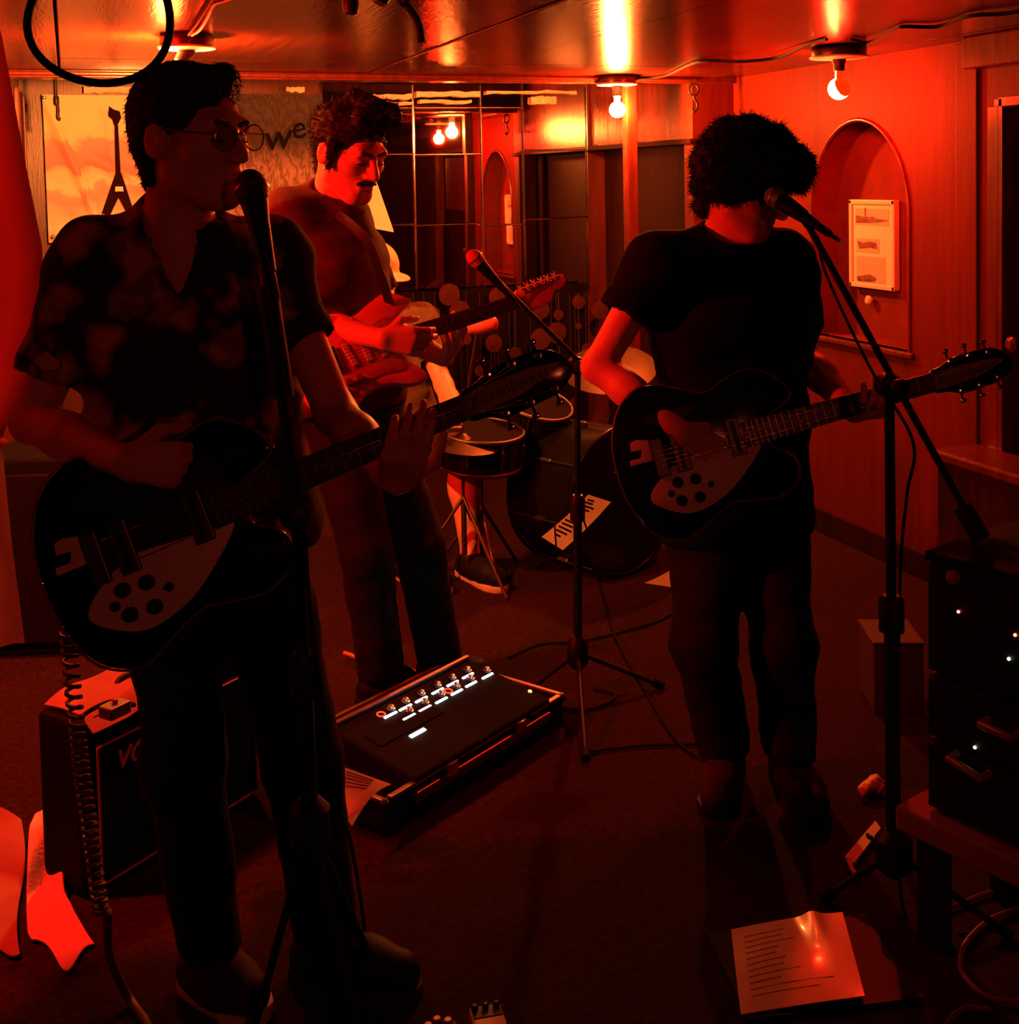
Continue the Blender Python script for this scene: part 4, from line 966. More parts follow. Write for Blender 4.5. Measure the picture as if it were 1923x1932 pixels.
def guitar(label, ctr, tip, nrm, style, sc=1.0, body_m=GLOSSBLK, pg_m=GREYPG, strap_pts=None):
    x = (Vector(tip)-Vector(ctr)).normalized(); n = Vector(nrm); n = (n-x*n.dot(x)).normalized(); y = n.cross(x)
    M = Matrix(((x.x, y.x, n.x, ctr[0]), (x.y, y.y, n.y, ctr[1]), (x.z, y.z, n.z, ctr[2]), (0, 0, 0, 1)))
    if sc != 1.0: M = M @ Matrix.Scale(sc, 4)
    g = empty('electric_guitar', label, 'guitar', group='electric guitars', mtx=M)
    rick = style == 'rick'
    b = slab('body', smooth2(RICK if rick else STRAT), -0.040, 0.0, body_m, g, 0.008 if rick else 0.012, local=True)
    if rick:
        out = smooth2(RICK, 4); pts = [(px_, py_, -0.002) for px_, py_ in [(p.x, p.y) for p in offset2d([Vector(q) for q in out[::-1]], -0.001)]]
        tube('binding', pts, 0.0022, BIND, b, n=5, local=True, closed=True)
        # cat's-eye sound hole on the bass side
        slab('sound_hole', [(0.10*math.cos(a)*0.62-0.055, 0.098+0.016*math.sin(a)+0.020*math.cos(2*a)*0.3) for a in [2*math.pi*i/24 for i in range(24)]], -0.001, 0.0008, BLACK, b, local=True)
        pgd = slab('pickguard', smooth2(RPG, 5), 0.0006, 0.0045, pg_m, g, 0.0008, local=True)
        for kx, ky in ((-0.080, -0.052), (-0.039, -0.055), (-0.040, -0.096), (-0.082, -0.093)):
            lathe('knob', [(0.0125, 0.0045), (0.0125, 0.010), (0.0105, 0.018), (0.009, 0.019)], BLACK, pgd, Matrix.Translation((kx, ky, 0)), 18, local=True)
        lathe('knob', [(0.008, 0.0045), (0.008, 0.010), (0.0065, 0.015)], BLACK, pgd, Matrix.Translation((-0.101, -0.072, 0)), 16, local=True)
        lathe('toggle_switch', [(0.0075, 0.0045), (0.0075, 0.007), (0.002, 0.008), (0.0022, 0.020), (0.003, 0.024)], BLACK, pgd, Matrix.Translation((-0.008, -0.0755, 0)), 12, local=True)
        for px_ in (-0.055, 0.075):
            pk = box('pickup', (px_, 0.012, 0.006), (0.034, 0.088, 0.012), DKCHROME, g, bev=0.003, local=True)
            box('pickup_core', (px_, 0.012, 0.0125), (0.010, 0.074, 0.002), BLACK, pk, local=True)
        box('bridge', (-0.105, 0.012, 0.007), (0.030, 0.088, 0.013), DKCHROME, g, bev=0.003, local=True)
        slab('tailpiece', RTAIL, 0.002, 0.008, mat('brushed tailpiece', (0.75, 0.62, 0.52), 0.5), g, 0.001, local=True)
        nj, nut, hs_end, bridge_x, oy, nf = 0.115, 0.545, 0.735, -0.105, 0.010, 21
    else:
        spg = [(-0.03, 0.045), (0.05, 0.055), (0.115, 0.075), (0.150, 0.065), (0.125, 0.028), (0.125, -0.028), (0.140, -0.062), (0.120, -0.088), (0.05, -0.082), (-0.01, -0.095), (-0.095, -0.118), (-0.115, -0.095), (-0.05, -0.040)]
        pgd = slab('pickguard', smooth2(spg, 4), 0.0004, 0.003, pg_m, g, 0.0006, local=True)
        for px_, rot in ((0.085, 0), (0.035, 0), (-0.015, 0.15)):
            pk = box('pickup', (px_, 0.0, 0.005), (0.018, 0.072, 0.008), mat('cream pickup cover', (0.5, 0.4, 0.32), 0.4), g, rot=Matrix.Rotation(rot, 3, 'Z'), bev=0.003, local=True)
        box('bridge', (-0.065, 0.0, 0.006), (0.034, 0.076, 0.010), CHROME, g, bev=0.002, local=True)
        for kx, ky in ((-0.050, -0.075), (-0.078, -0.088), (-0.018, -0.072)):
            lathe('knob', [(0.011, 0.003), (0.011, 0.010), (0.009, 0.016)], BIND, pgd, Matrix.Translation((kx, ky, 0)), 16, local=True)
        tube('jack_lead', [(-0.16, -0.10, 0.002), (-0.175, -0.115, 0.02), (-0.185, -0.14, 0.02)], 0.003, RUBBER, g, local=True)
        nj, nut, hs_end, bridge_x, oy, nf = 0.095, 0.550, 0.735, -0.065, 0.0, 21
    # neck, fretboard, frets, nut
    bm = bmesh.new(); rings = []
    for i in range(9):
        t = i/8; xx = nj+(nut-nj)*t; hw = 0.028-0.0065*t; dp = 0.024-0.004*t; ring = []
        for j in range(9):
            a = math.pi*j/8; ring.append(bm.verts.new((xx, oy+hw*math.cos(a), 0.003-dp*math.sin(a))))
        rings.append(ring)
    for A_, B_ in zip(rings, rings[1:]):
        for j in range(8): bm.faces.new((A_[j], A_[j+1], B_[j+1], B_[j]))
        bm.faces.new((A_[8], A_[0], B_[0], B_[8]))
    bm.faces.new(rings[0]); bm.faces.new(rings[-1][::-1])
    link('neck', finish(bm, 'neck', True, 60), MAPLE if rick else REDLAC, g, True)
    fbx0 = nj-0.02 if rick else nj-0.005
    fb_ = slab('fretboard', [(fbx0, oy-0.029), (nut, oy-0.0215), (nut, oy+0.0215), (fbx0, oy+0.029)], 0.003, 0.009, ROSE, g, 0.0012, local=True)
    scale = (nut-bridge_x)*0.985; fm = None
    for i in range(1, nf+1):
        xx = nut-(scale-scale/(2**(i/12)))
        if xx < fbx0+0.004: break
        hw = 0.0215+0.0075*(nut-xx)/(nut-fbx0)
        if fm is None:
            bmf = bmesh.new(); b_box(bmf, (0, 0, 0.0096), (0.0022, 2, 0.0016)); fm = finish(bmf, 'fret'); fm.materials.append(FRETM)
        f = link('fret', fm, None, fb_, True); f.location = (xx, oy, 0); f.scale = (1, hw, 1)
        if i in (3, 5, 7, 9, 12, 15, 17, 19):
            xm = nut-(scale-scale/(2**((i-0.5)/12)))
            lathe('inlay', [(0.0035, 0.0088), (0.0035, 0.0093)], BIND, fb_, Matrix.Translation((xm, oy, 0)), 10, local=True)
    box('nut', (nut+0.002, oy, 0.007), (0.005, 0.043, 0.009), BIND, g, local=True)
    if rick:
        hp = [(nut, -0.022), (nut+0.03, -0.030), (nut+0.065, -0.042), (nut+0.115, -0.040), (nut+0.155, -0.036), (nut+0.190, -0.012), (nut+0.183, 0.018), (nut+0.155, 0.040), (nut+0.11, 0.044), (nut+0.065, 0.042), (nut+0.03, 0.030), (nut, 0.022)]
        hd = slab('headstock', smooth2([(a, c+oy) for a, c in hp], 4), -0.012, 0.004, GLOSSBLK, g, 0.002, local=True)
        tp = [(nut+0.006, -0.017), (nut+0.03, -0.019), (nut+0.10, -0.016), (nut+0.165, 0.002), (nut+0.176, 0.010), (nut+0.12, 0.020), (nut+0.05, 0.021), (nut+0.006, 0.017)]
        tr = slab('truss_rod_cover', [(a, c+oy) for a, c in tp], 0.0042, 0.0060, mat('smoky name plate', (0.26, 0.18, 0.10), 0.5), hd, 0.0006, local=True)
        textmesh('lettering', 'Rickenbacker', 0.026, INK, tr, Matrix.Translation((nut+0.082, oy+0.0015, 0.0062)) @ Matrix.Rotation(0.05, 4, 'Z'), 0.0003, 0.25, local=True)
        tn = [(nut+0.055, 0.036, 1), (nut+0.100, 0.037, 1), (nut+0.145, 0.033, 1), (nut+0.060, -0.035, -1), (nut+0.105, -0.034, -1), (nut+0.150, -0.028, -1)]
    else:
        hp = [(nut, 0.0215), (nut+0.010, 0.030), (nut+0.03, 0.040), (nut+0.175, 0.046), (nut+0.190, 0.034), (nut+0.186, 0.012), (nut+0.165, 0.002), (nut+0.140, 0.002), (nut+0.125, -0.016), (nut+0.090, -0.034), (nut+0.045, -0.036), (nut+0.010, -0.0215)]
        hd = slab('headstock', smooth2(hp, 3), -0.012, 0.003, REDLAC, g, 0.002, local=True)
        tn = [(nut+0.038+0.026*i, 0.028+0.001*i, 1) for i in range(6)]
    for tx, ty, sd in tn:
        t = lathe('tuner', [(0.0072, 0.003), (0.0072, 0.0055), (0.0045, 0.006), (0.0045, 0.013), (0.0030, 0.0135), (0.0030, 0.008)], CHROME, hd, Matrix.Translation((tx, ty+oy, 0.001)), 18, local=True)
        tube('tuner_shaft', [(tx, ty+oy+sd*0.004, -0.010), (tx, ty+oy+sd*0.020, -0.010)], 0.0025, CHROME, t, n=6, local=True)
        bmk = bmesh.new(); b_box(bmk, (tx, ty+oy+sd*0.024, -0.010), (0.014, 0.009, 0.006), None, 0.0022)
        link('tuner_button', finish(bmk, 'tuner_button', True, 50), CHROME, t, True)
    for i in range(6):
        yy = (i-2.5)/2.5
        tx, ty, sd = tn[i] if not rick else (tn[5-i] if i < 3 else tn[i-3])
        tube('string', [(bridge_x, oy+yy*0.026, 0.0135), (nut, oy+yy*0.0175, 0.0112), (tx, ty+oy, 0.009)], 0.0006, STRINGM, g, n=4, local=True)
    for sx_, sy_ in ((-0.203, 0.0), (0.215, 0.085)) if rick else ((-0.184, 0.0), (0.228, 0.108)):
        lathe('strap_button', [(0.006, -0.002), (0.004, 0.004), (0.007, 0.010)], CHROME, g, frame((sx_, sy_, -0.02), (math.copysign(1, sx_), 0.2, 0)), 10, local=True)
    if strap_pts:
        pts = catmull(strap_pts, 8); bm = bmesh.new(); prev = None
        for i, (p, w) in enumerate(zip(pts, [0.013]*len(pts))):
            a, c = pts[max(0, i-1)], pts[min(len(pts)-1, i+1)]; t = (c-a).normalized()
            s_ = t.cross(-CF); s_ = s_.normalized() if s_.length > 1e-4 else CR
            cur = (bm.verts.new(p-s_*w), bm.verts.new(p+s_*w))
            if prev: bm.faces.new((prev[0], prev[1], cur[1], cur[0]))
            prev = cur
        bmesh.ops.recalc_face_normals(bm, faces=bm.faces); bmesh.ops.solidify(bm, geom=bm.faces[:], thickness=0.003)
        link('strap', finish(bm, 'strap', True, 60), STRAP, g)
    return g
toward = lambda d: -(CF*d)
guitar('black semi-hollow guitar with white teardrop pickguard held by the singer in the patterned shirt', P(300, 1020, 2.06), P(1085, 695, 2.07), -CF*1.0+CU*0.10-CR*0.05, 'rick', 1.03)
guitar('black semi-hollow guitar with white teardrop pickguard held by the man in the black tee', P(1330, 850, 2.86), P(1925, 684, 2.88), -CF*1.0+CU*0.15, 'rick', 1.03)
guitar('salmon red solid guitar with a slanted headstock held by the moustached man', P(668, 668, 3.40), P(1056, 545, 3.76), -CF*0.9+CU*0.25-CR*0.1, 'strat', 1.0, REDLAC, DKPG,
       [G['neck']+CR*0.03-CF*0.12-CU*0.02, P(690, 452, 3.46), P(718, 520, 3.48), P(738, 580, 3.52), P(752, 622, 3.52)])

# ------------------------------------------------------------------ microphones and stands
GRILLE = mat('microphone grille', (0.30, 0.28, 0.27), 0.35, metal=0.8, bump=0.6, bscale=600)
def microphone(label, tip, d, s=1.0, grille=GRILLE):
    d = Vector(d).normalized(); tip = Vector(tip); M = frame(tip, d)   # d points from the grille back along the handle
    m = empty('microphone', label, 'microphone', mtx=M)
    lathe('grille', [(0.002*s, 0), (0.012*s, 0.003*s), (0.021*s, 0.012*s), (0.0255*s, 0.026*s), (0.0255*s, 0.034*s), (0.022*s, 0.050*s)], grille, m, n=24, local=True)
    lathe('grille_band', [(0.0260*s, 0.028*s), (0.0265*s, 0.030*s), (0.0260*s, 0.033*s)], STEEL, m, n=24, local=True)
    lathe('handle', [(0.0215*s, 0.048*s), (0.020*s, 0.058*s), (0.0165*s, 0.085*s), (0.0115*s, 0.160*s), (0.0115*s, 0.165*s)], BLACKM, m, n=20, local=True)
    lathe('plug', [(0.0095*s, 0.163*s), (0.0095*s, 0.205*s), (0.0055*s, 0.215*s), (0.0045*s, 0.24*s)], BLACKM, m, n=14, local=True)
    return m
def mic_stand(label, top, clutch, base, boom_end=None, legs=(0.2, 2.3, 4.4), tripod_r=0.30, hub_h=0.12, clip=None, pole_r=0.0105, upper=None, leg_pts=None):
    st = empty('microphone_stand', label, 'microphone stand', base, 'microphone stands')
    clutch, base = Vector(clutch), Vector(base)
    hub = base.lerp(clutch, hub_h/ max(0.2, (clutch-base).length)); hub.z = hub_h
    mid = hub.lerp(clutch, 0.52)
    tube('lower_pole', [hub-V(0, 0, 0.05), mid], pole_r*1.25, BLACKM, st, 12)
    tube('upper_pole', [mid, clutch], pole_r*0.85, upper or BLACKM, st, 12)
    lathe('height_clutch', [(pole_r*1.3, -0.05), (pole_r*2.1, -0.045), (pole_r*2.1, 0.02), (pole_r*1.5, 0.03)], BLACK, st, frame(mid, clutch-mid), 16)
    lathe('hub', [(pole_r*1.4, -0.05), (pole_r*3.0, -0.03), (pole_r*3.0, 0.03), (pole_r*1.5, 0.05)], BLACK, st, frame(hub, (0, 0, 1)), 16)
    for i, a in enumerate(legs):
        e = Vector(leg_pts[i]) if leg_pts else Vector((base.x+tripod_r*math.cos(a), base.y+tripod_r*math.sin(a), 0.014))
        l = tube('leg', [hub+(e-hub)*0.05, e], 0.0075, BLACKM, st, 10)
        dd = (e-hub).normalized()
        tube('rubber_foot', [e-dd*0.02, e+dd*0.012], 0.013, RUBBER, l, 10)
    if top is not None:
        top = Vector(top); d = (top-clutch)
        be = Vector(boom_end) if boom_end is not None else clutch
        tube('boom', [top, be], 0.0075, BLACKM, st, 10)
        if boom_end is not None:
            dd = (be-clutch).normalized()
            tube('counterweight', [be-dd*0.05, be+dd*0.02], 0.019, BLACK, st, 14)
        lathe('boom_clutch', [(0.016, -0.024), (0.026, -0.020), (0.026, 0.020), (0.016, 0.024)], BLACK, st, frame(clutch, -CF), 18)
        lathe('wing_knob', [(0.008, 0.02), (0.008, 0.035), (0.020, 0.038), (0.020, 0.050), (0.010, 0.054)], BLACK, st, frame(clutch, -CF+CR*0.2), 10)
    if clip is not None:
        a, d = Vector(clip[0]), Vector(clip[1]).normalized()
        lathe('mic_clip', [(0.0185, 0.0), (0.0200, 0.002), (0.0155, 0.055), (0.0140, 0.056)], BLACK, st, frame(a, d), 18)
        if len(clip) > 2: tube('clip_stem', [a+d*0.03, Vector(clip[2])], 0.008, BLACK, st, 10)
    return st
# right singer: boom crossing in front of the arched niche
mt, mb = P(1448, 362, 2.80), P(1516, 408, 2.72)
microphone('black vocal microphone at the mouth of the man in the black tee', mt, mb-mt, 0.95)
mic_stand('black boom stand of the man in the black tee, counterweight low at right', P(1528, 430, 2.71), P(1678, 728, 2.56), PZ(1688, 1716, 0), P(1842, 1000, 2.42), legs=(0.4, 2.5, 4.6), tripod_r=0.32,
          clip=(P(1484, 386, 2.757), mb-mt, P(1530, 432, 2.71)), leg_pts=[PZ(1560, 1690, 0.014), PZ(1900, 1760, 0.014), PZ(1700, 1600, 0.014)], pole_r=0.0125, upper=BLACKM)
cable('microphone_cable', 'thin black cable hanging beside the boom stand of the man in the black tee', [P(1545, 455, 2.70), P(1560, 520, 2.70), P(1640, 690, 2.58), P(1722, 830, 2.54), P(1712, 930, 2.56), P(1700, 1060, 2.58), P(1696, 1300, 2.58), PZ(1706, 1720, 0.01), PZ(1830, 1760, 0.008)], 0.0035)
# left singer: straight microphone in front of the mouth on a leaning boom
mt2, mb2 = P(468, 322, 2.10), P(487, 415, 2.07)
microphone('black vocal microphone at the mouth of the singer in the patterned shirt', mt2, mb2-mt2, 1.15, mat('dark grille', (0.03, 0.028, 0.028), 0.5, bump=0.6, bscale=600))
mic_stand('black boom stand in front of the singer in the patterned shirt', P(490, 455, 2.06), P(560, 965, 1.98), PZ(600, 1925, 0), None, clip=(P(474, 366, 2.085), mb2-mt2, P(491, 470, 2.058)),
          leg_pts=[PZ(712, 1835, 0.014), PZ(470, 1975, 0.014), PZ(690, 2010, 0.014)], hub_h=0.42, pole_r=0.012)
tube('chrome_tube', [P(496, 468, 2.052), P(506, 540, 2.046)], 0.0125, mat('worn steel tube', (0.30, 0.25, 0.22), 0.5, metal=0.6), bpy.data.objects['microphone_stand.001'], 14)
tube('grip_sleeve', [P(505, 540, 2.046), P(536, 750, 2.02)], 0.0175, BLACK, bpy.data.objects['microphone_stand.001'], 14)
cable('microphone_cable', 'black cable wound down the boom stand of the singer in the patterned shirt', [P(497, 474, 2.03), P(520, 560, 2.0), P(540, 760, 1.98), P(572, 980, 1.95), P(590, 1200, 1.97), P(640, 1520, 2.10), P(664, 1600, 2.18), PZ(690, 1790, 0.012), PZ(660, 1880, 0.008), PZ(600, 1960, 0.008)], 0.0032)
# moustached guitarist's stand with clipped sheet
mt3 = P(884, 474, 3.42); mb3 = P(908, 500, 3.43)
microphone('red lit vocal microphone on the boom in front of the mirrors', mt3, mb3-mt3, 0.92, mat('lamp red tinted grille', (0.55, 0.10, 0.08), 0.6, bump=0.4, bscale=500))  # red lamp light is put into the grille colour
mic_stand('black boom stand with a clipped song sheet in the middle of the stage', P(925, 516, 3.44), P(1090, 690, 3.56), PZ(1090, 1310, 0), P(1178, 766, 3.60), hub_h=0.13,
          clip=(P(898, 489, 3.427), mb3-mt3), leg_pts=[PZ(1245, 1292, 0.014), PZ(1000, 1300, 0.014), PZ(1105, 1425, 0.014)], pole_r=0.0105)
ss = empty('song_sheet', 'bright song sheet clipped behind the pole of the middle boom stand', 'sheet', P(1062, 1038, 3.66))
q0, q1, q2, q3 = P(1022, 1013, 3.63), P(1110, 933, 3.74), P(1153, 947, 3.78), P(1062, 1038, 3.66)
def paper_fn(a, b, c, d, bend):
    n = (b-a).cross(d-a).normalized()
    return lambda u, v: (a*(1-u)+b*u)*(1-v)+(d*(1-u)+c*u)*v + n*bend*math.sin(math.pi*u)
fn = paper_fn(q0, q1, q2, q3, -0.010)
def paper_mat():
    m = bpy.data.materials.new('thin bright paper'); m.use_nodes = True; nt = m.node_tree
    b_ = nt.nodes['Principled BSDF']; b_.inputs['Base Color'].default_value = (0.85, 0.78, 0.68, 1); b_.inputs['Roughness'].default_value = 0.7
    t_ = nt.nodes.new('ShaderNodeBsdfTranslucent'); t_.inputs[0].default_value = (0.95, 0.86, 0.70, 1)
    nz = nt.nodes.new('ShaderNodeTexNoise'); nz.inputs['Scale'].default_value = 30
    mx = nt.nodes.new('ShaderNodeMixShader'); mx.inputs[0].default_value = 0.72
    o_ = nt.nodes['Material Output']
    nt.links.new(b_.outputs[0], mx.inputs[1]); nt.links.new(t_.outputs[0], mx.inputs[2]); nt.links.new(mx.outputs[0], o_.inputs[0])
    MATS['bright paper'] = m; return m
sheet('paper', fn, 12, 4, paper_mat(), ss)
nrm_s = (q1-q0).cross(q3-q0).normalized(); nrm_s = nrm_s if nrm_s.dot(-CF) > 0 else -nrm_s
for i, (u, v0, v1) in enumerate([(0.14, 0.25, 0.50), (0.21, 0.15, 0.62), (0.28, 0.10, 0.66), (0.35, 0.08, 0.55), (0.42, 0.06, 0.48), (0.70, 0.08, 0.55), (0.77, 0.12, 0.62), (0.84, 0.10, 0.45), (0.90, 0.14, 0.4)]):
    a, b = fn(u, v0)+nrm_s*0.002, fn(u+0.01, v1)+nrm_s*0.002
    box('text_line', (a+b)/2, ((b-a).length, 0.006, 0.0006), INK, ss, rot=frame((0, 0, 0), nrm_s, b-a).to_3x3())
for a, b in (((1047, 992), (1050, 1040)), ((1090, 948), (1108, 1000))): tube('wire_clip', [P(a[0], a[1], 3.60), P(b[0], b[1], 3.60)], 0.0028, BLACKM, ss, 6)
for a in ((1087, 950), (1087, 1010)): tube('clamp_arm', [P(a[0], a[1], 3.57), P(a[0], a[1], 3.66)], 0.004, BLACKM, ss, 6)
sh2 = empty('song_sheet', 'corner of a bright sheet on the floor behind the right guitarist', 'sheet', PZ(1250, 1090, 0.0))
k0 = [PZ(1217, 1100, 0.004), PZ(1272, 1072, 0.03), PZ(1330, 1090, 0.05), PZ(1280, 1110, 0.006)]
sheet('paper', paper_fn(k0[0], k0[1], k0[2], k0[3], 0.004), 6, 4, MATS['bright paper'], sh2, 0.001)

# ------------------------------------------------------------------ drum kit
SHELL = mat('black drum shell', (0.006, 0.005, 0.005), 0.3, spec=0.2)
HEAD = mat('dark drum head', (0.010, 0.005, 0.004), 0.8, spec=0.03)
BRONZE = mat('bronze cymbal', (0.06, 0.03, 0.015), 0.45, metal=1.0)
def drum(name, label, c, ax, r, h, lugs=8, head=HEAD, legs=None):
    M = frame(c, ax); d = empty(name, label, 'drum', mtx=M, group='drum kit')
    lathe('shell', [(r*0.985, -h/2), (r*0.985, h/2)], SHELL, d, n=36, local=True)
    for zz, nm in ((h/2, 'top'), (-h/2, 'bottom')):
        lathe('drum_head', [(r*0.98, zz-0.002), (r*0.98, zz+0.002)], head if zz > 0 else SHELL, d, n=36, local=True)
        tube('hoop', [(r*1.02*math.cos(a), r*1.02*math.sin(a), zz) for a in [2*math.pi*i/36 for i in range(36)]], 0.008, SHELL if r > 0.2 else DKCHROME, d, n=8, local=True, closed=True)
    for i in range(lugs):
        a = 2*math.pi*i/lugs+0.2
        l = box('lug', (r*1.02*math.cos(a), r*1.02*math.sin(a), 0), (0.022, 0.016, min(0.06, h*0.5)), DKCHROME, d, rot=Matrix.Rotation(a, 3, 'Z'), bev=0.004, local=True)
        tube('tension_rod', [(r*1.04*math.cos(a), r*1.04*math.sin(a), -h/2), (r*1.04*math.cos(a), r*1.04*math.sin(a), h/2)], 0.003, DKCHROME, l, n=6, local=True)
    if legs:
        for a in legs:
            tube('leg', [Vector((r*0.9*math.cos(a), r*0.9*math.sin(a), -h/2)), M.inverted() @ Vector(((M @ Vector((r*1.2*math.cos(a), r*1.2*math.sin(a), 0))).x, (M @ Vector((r*1.2*math.cos(a), r*1.2*math.sin(a), 0))).y, 0.01))], 0.008, DKCHROME, d, n=8, local=True)
    return d
bc_ = P(1118, 952, 4.85); bc_.z = 0.292
drum('bass_drum', 'large dark bass drum on the floor behind the middle boom stand', bc_, CF*-0.75+CR*0.62+V(0, 0, 0.0), 0.28, 0.36, 8, SHELL)
sn = P(905, 842, 4.74)
snd = drum('snare_drum', 'small drum with a dull pale head in front of the seated drummer', sn, (0.05, -0.12, 1), 0.165, 0.13, 8, HEAD)
sdz = sn.z-0.07
tube('stand_post', [sn-V(0, 0, 0.065), (sn.x, sn.y, 0.16)], 0.011, DKCHROME, snd, 10)
for i in range(3):
    a = 0.5+2.1*i; tube('stand_leg', [(sn.x, sn.y, 0.28), (sn.x+0.2*math.cos(a), sn.y+0.2*math.sin(a), 0.008)], 0.007, DKCHROME, snd, 8)
tm = P(1005, 800, 4.95)
tmd = drum('tom_drum', 'dark tom drum mounted over the bass drum', tm, (0.15, -0.35, 1), 0.14, 0.19, 6, HEAD)
tube('mount_arm', [tm-V(0, 0, 0.08), bc_+V(0, 0.02, 0.26)], 0.010, DKCHROME, tmd, 10)
def cymbal(label, c, ax, r, base=None, pair=False):
    cy = empty('cymbal_stand', label, 'cymbal', (c[0], c[1], 0), 'drum kit')
    M = frame(c, ax)
    lathe('cymbal', [(0.004, 0.020), (r*0.10, 0.017), (r*0.20, 0.006), (r*0.24, 0.003), (r*0.7, -0.006), (r, -0.016), (r, -0.0172), (r*0.7, -0.0075), (r*0.24, 0.0015), (0.004, 0.017)], BRONZE, cy, M, 40, sharp=60)
    if pair: lathe('cymbal', [(0.004, -0.050), (r*0.20, -0.036), (r*0.7, -0.024), (r, -0.0175), (r, -0.0190), (r*0.7, -0.026), (r*0.2, -0.040), (0.004, -0.054)], BRONZE, cy, M, 40, sharp=60)
    tube('stand_rod', [(c[0], c[1], c[2]+0.05), (c[0], c[1], 0.30)], 0.0065, DKCHROME, cy, 8)
    tube('stand_tube', [(c[0], c[1], c[2]-0.25), (c[0], c[1], 0.12)], 0.011, DKCHROME, cy, 10)
    for i in range(3):
        a = 0.9+2.094*i; tube('stand_leg', [(c[0], c[1], 0.34), (c[0]+0.24*math.cos(a), c[1]+0.24*math.sin(a), 0.008)], 0.007, DKCHROME, cy, 8)
hh = P(872, 826, 4.62)
cymbal('pair of bronze hi-hat cymbals on a chrome stand beside the snare', hh, (0.1, -0.15, 1), 0.15, pair=True)
cr_ = P(1150, 690, 5.15)
cymbal('thin ride cymbal tilted over the bass drum at right', cr_, (-0.2, -0.35, 1), 0.20)
th = empty('drum_throne', 'round black drum throne under the seated drummer', 'stool', (D['hip'].x, D['hip'].y, 0))
lathe('cushion', [(0.14, D['hip'].z-0.20), (0.155, D['hip'].z-0.19), (0.155, D['hip'].z-0.13), (0.14, D['hip'].z-0.115)], BLACK, th, Matrix.Translation((D['hip'].x, D['hip'].y, 0)), 28)
tube('post', [(D['hip'].x, D['hip'].y, D['hip'].z-0.19), (D['hip'].x, D['hip'].y, 0.12)], 0.014, DKCHROME, th, 10)
for i in range(3):
    a = 0.3+2.094*i; tube('leg', [(D['hip'].x, D['hip'].y, 0.26), (D['hip'].x+0.24*math.cos(a), D['hip'].y+0.24*math.sin(a), 0.01)], 0.009, DKCHROME, th, 8)
for k, (lb, a, b) in enumerate([('pale drum stick in the left hand of the seated drummer', D['wrL']+(CR*0.4-CU*0.6-CF*0.5).normalized()*0.07, P(930, 835, 4.6)), ('pale drum stick in the right hand of the seated drummer', D['wrR']+(CR*0.8-CU*0.3-CF*0.4).normalized()*0.08, P(868, 806, 4.58))]):
    dd = (b-a).normalized(); o = tube('drum_stick', [a-dd*0.08, a, a.lerp(b, 0.85), a.lerp(b, 0.93), b, b+dd*0.012], [0.0075, 0.0075, 0.006, 0.0035, 0.005, 0.002], MAPLE, n=10); tag(o, lb, 'drum stick', 'drum kit')
mr = empty('maraca', 'rounded red shaker hanging right of the fretting hand of the moustached man', 'shaker', P(905, 630, 4.5))
# an oval shaker clamped on a thin rod of the hi-hat stand
link('shell', field_mesh('shell', [ELL(P(908, 612, 4.60), (0.050, 0.036, 0.033), (tuple(CR), tuple(CF), tuple(CU)), 0.01), C(P(888, 616, 4.60), P(925, 610, 4.60), 0.028, 0.030, 0.02)], 0.005), mat('red shaker plastic', (0.5, 0.10, 0.07), 0.4), mr)
tube('rod', [P(900, 625, 4.60), hh+V(0, 0.01, 0.02)], 0.005, CHROME, mr, 8)

# ------------------------------------------------------------------ pedal board case in the middle of the floor
bx = Vector((0.846, 0.533, 0)).normalized(); by = Vector((-bx.y, bx.x, 0))     # along the front, towards the back
tipc = Vector((0.649, 2.741, 0))
LEDW = emat('white display light', (0.85, 0.95, 1.0), 5.0)
LEDR = emat('red indicator light', (1.0, 0.05, 0.02), 2.0)
CASE = mat('black case board', (0.006, 0.0055, 0.0055), 0.7, spec=0.2)
ALU = mat('aluminium trim', (0.40, 0.30, 0.26), 0.4, metal=0.9)
def bp(a, b, z): return tipc + bx*a + by*b + V(0, 0, z)
Rb = Matrix((bx, by, V(0, 0, 1))).transposed()
cs = empty('pedal_case', 'open black flight case with metal edging holding the long effects pedal', 'case', bp(0.36, 0.22, 0))
box('tray', bp(0.36, 0.21, 0.008), (0.72, 0.42, 0.014), CASE, cs, Rb)
for (a, b, sx_, sy_) in ((0.36, 0.006, 0.72, 0.012), (0.36, 0.414, 0.72, 0.012), (0.006, 0.21, 0.012, 0.42), (0.714, 0.21, 0.012, 0.42)):
    box('side_board', bp(a, b, 0.045), (sx_, sy_, 0.088), CASE, cs, Rb)
for (a, b, sx_, sy_) in ((0.12, 0.0, 0.20, 0.016), (0.40, 0.0, 0.26, 0.016), (0.64, 0.0, 0.14, 0.016), (0.36, 0.418, 0.72, 0.014), (0.0, 0.21, 0.014, 0.42), (0.72, 0.21, 0.014, 0.42)):
    box('edge_trim', bp(a, b+0.002, 0.088), (sx_, sy_, 0.010), ALU, cs, Rb, 0.002)
for a in (0.235, 0.52):
    l = box('latch', bp(a, -0.006, 0.075), (0.045, 0.014, 0.035), CHROME, cs, Rb, 0.003)
    box('latch_tongue', bp(a, -0.014, 0.082), (0.024, 0.006, 0.020), CHROME, l, Rb, 0.002)
lathe('corner_ball', [(0.008, -0.012), (0.012, -0.004), (0.012, 0.006), (0.006, 0.012)], DKCHROME, cs, frame(bp(0.0, 0.0, 0.082), (0, 0, 1)), 14)
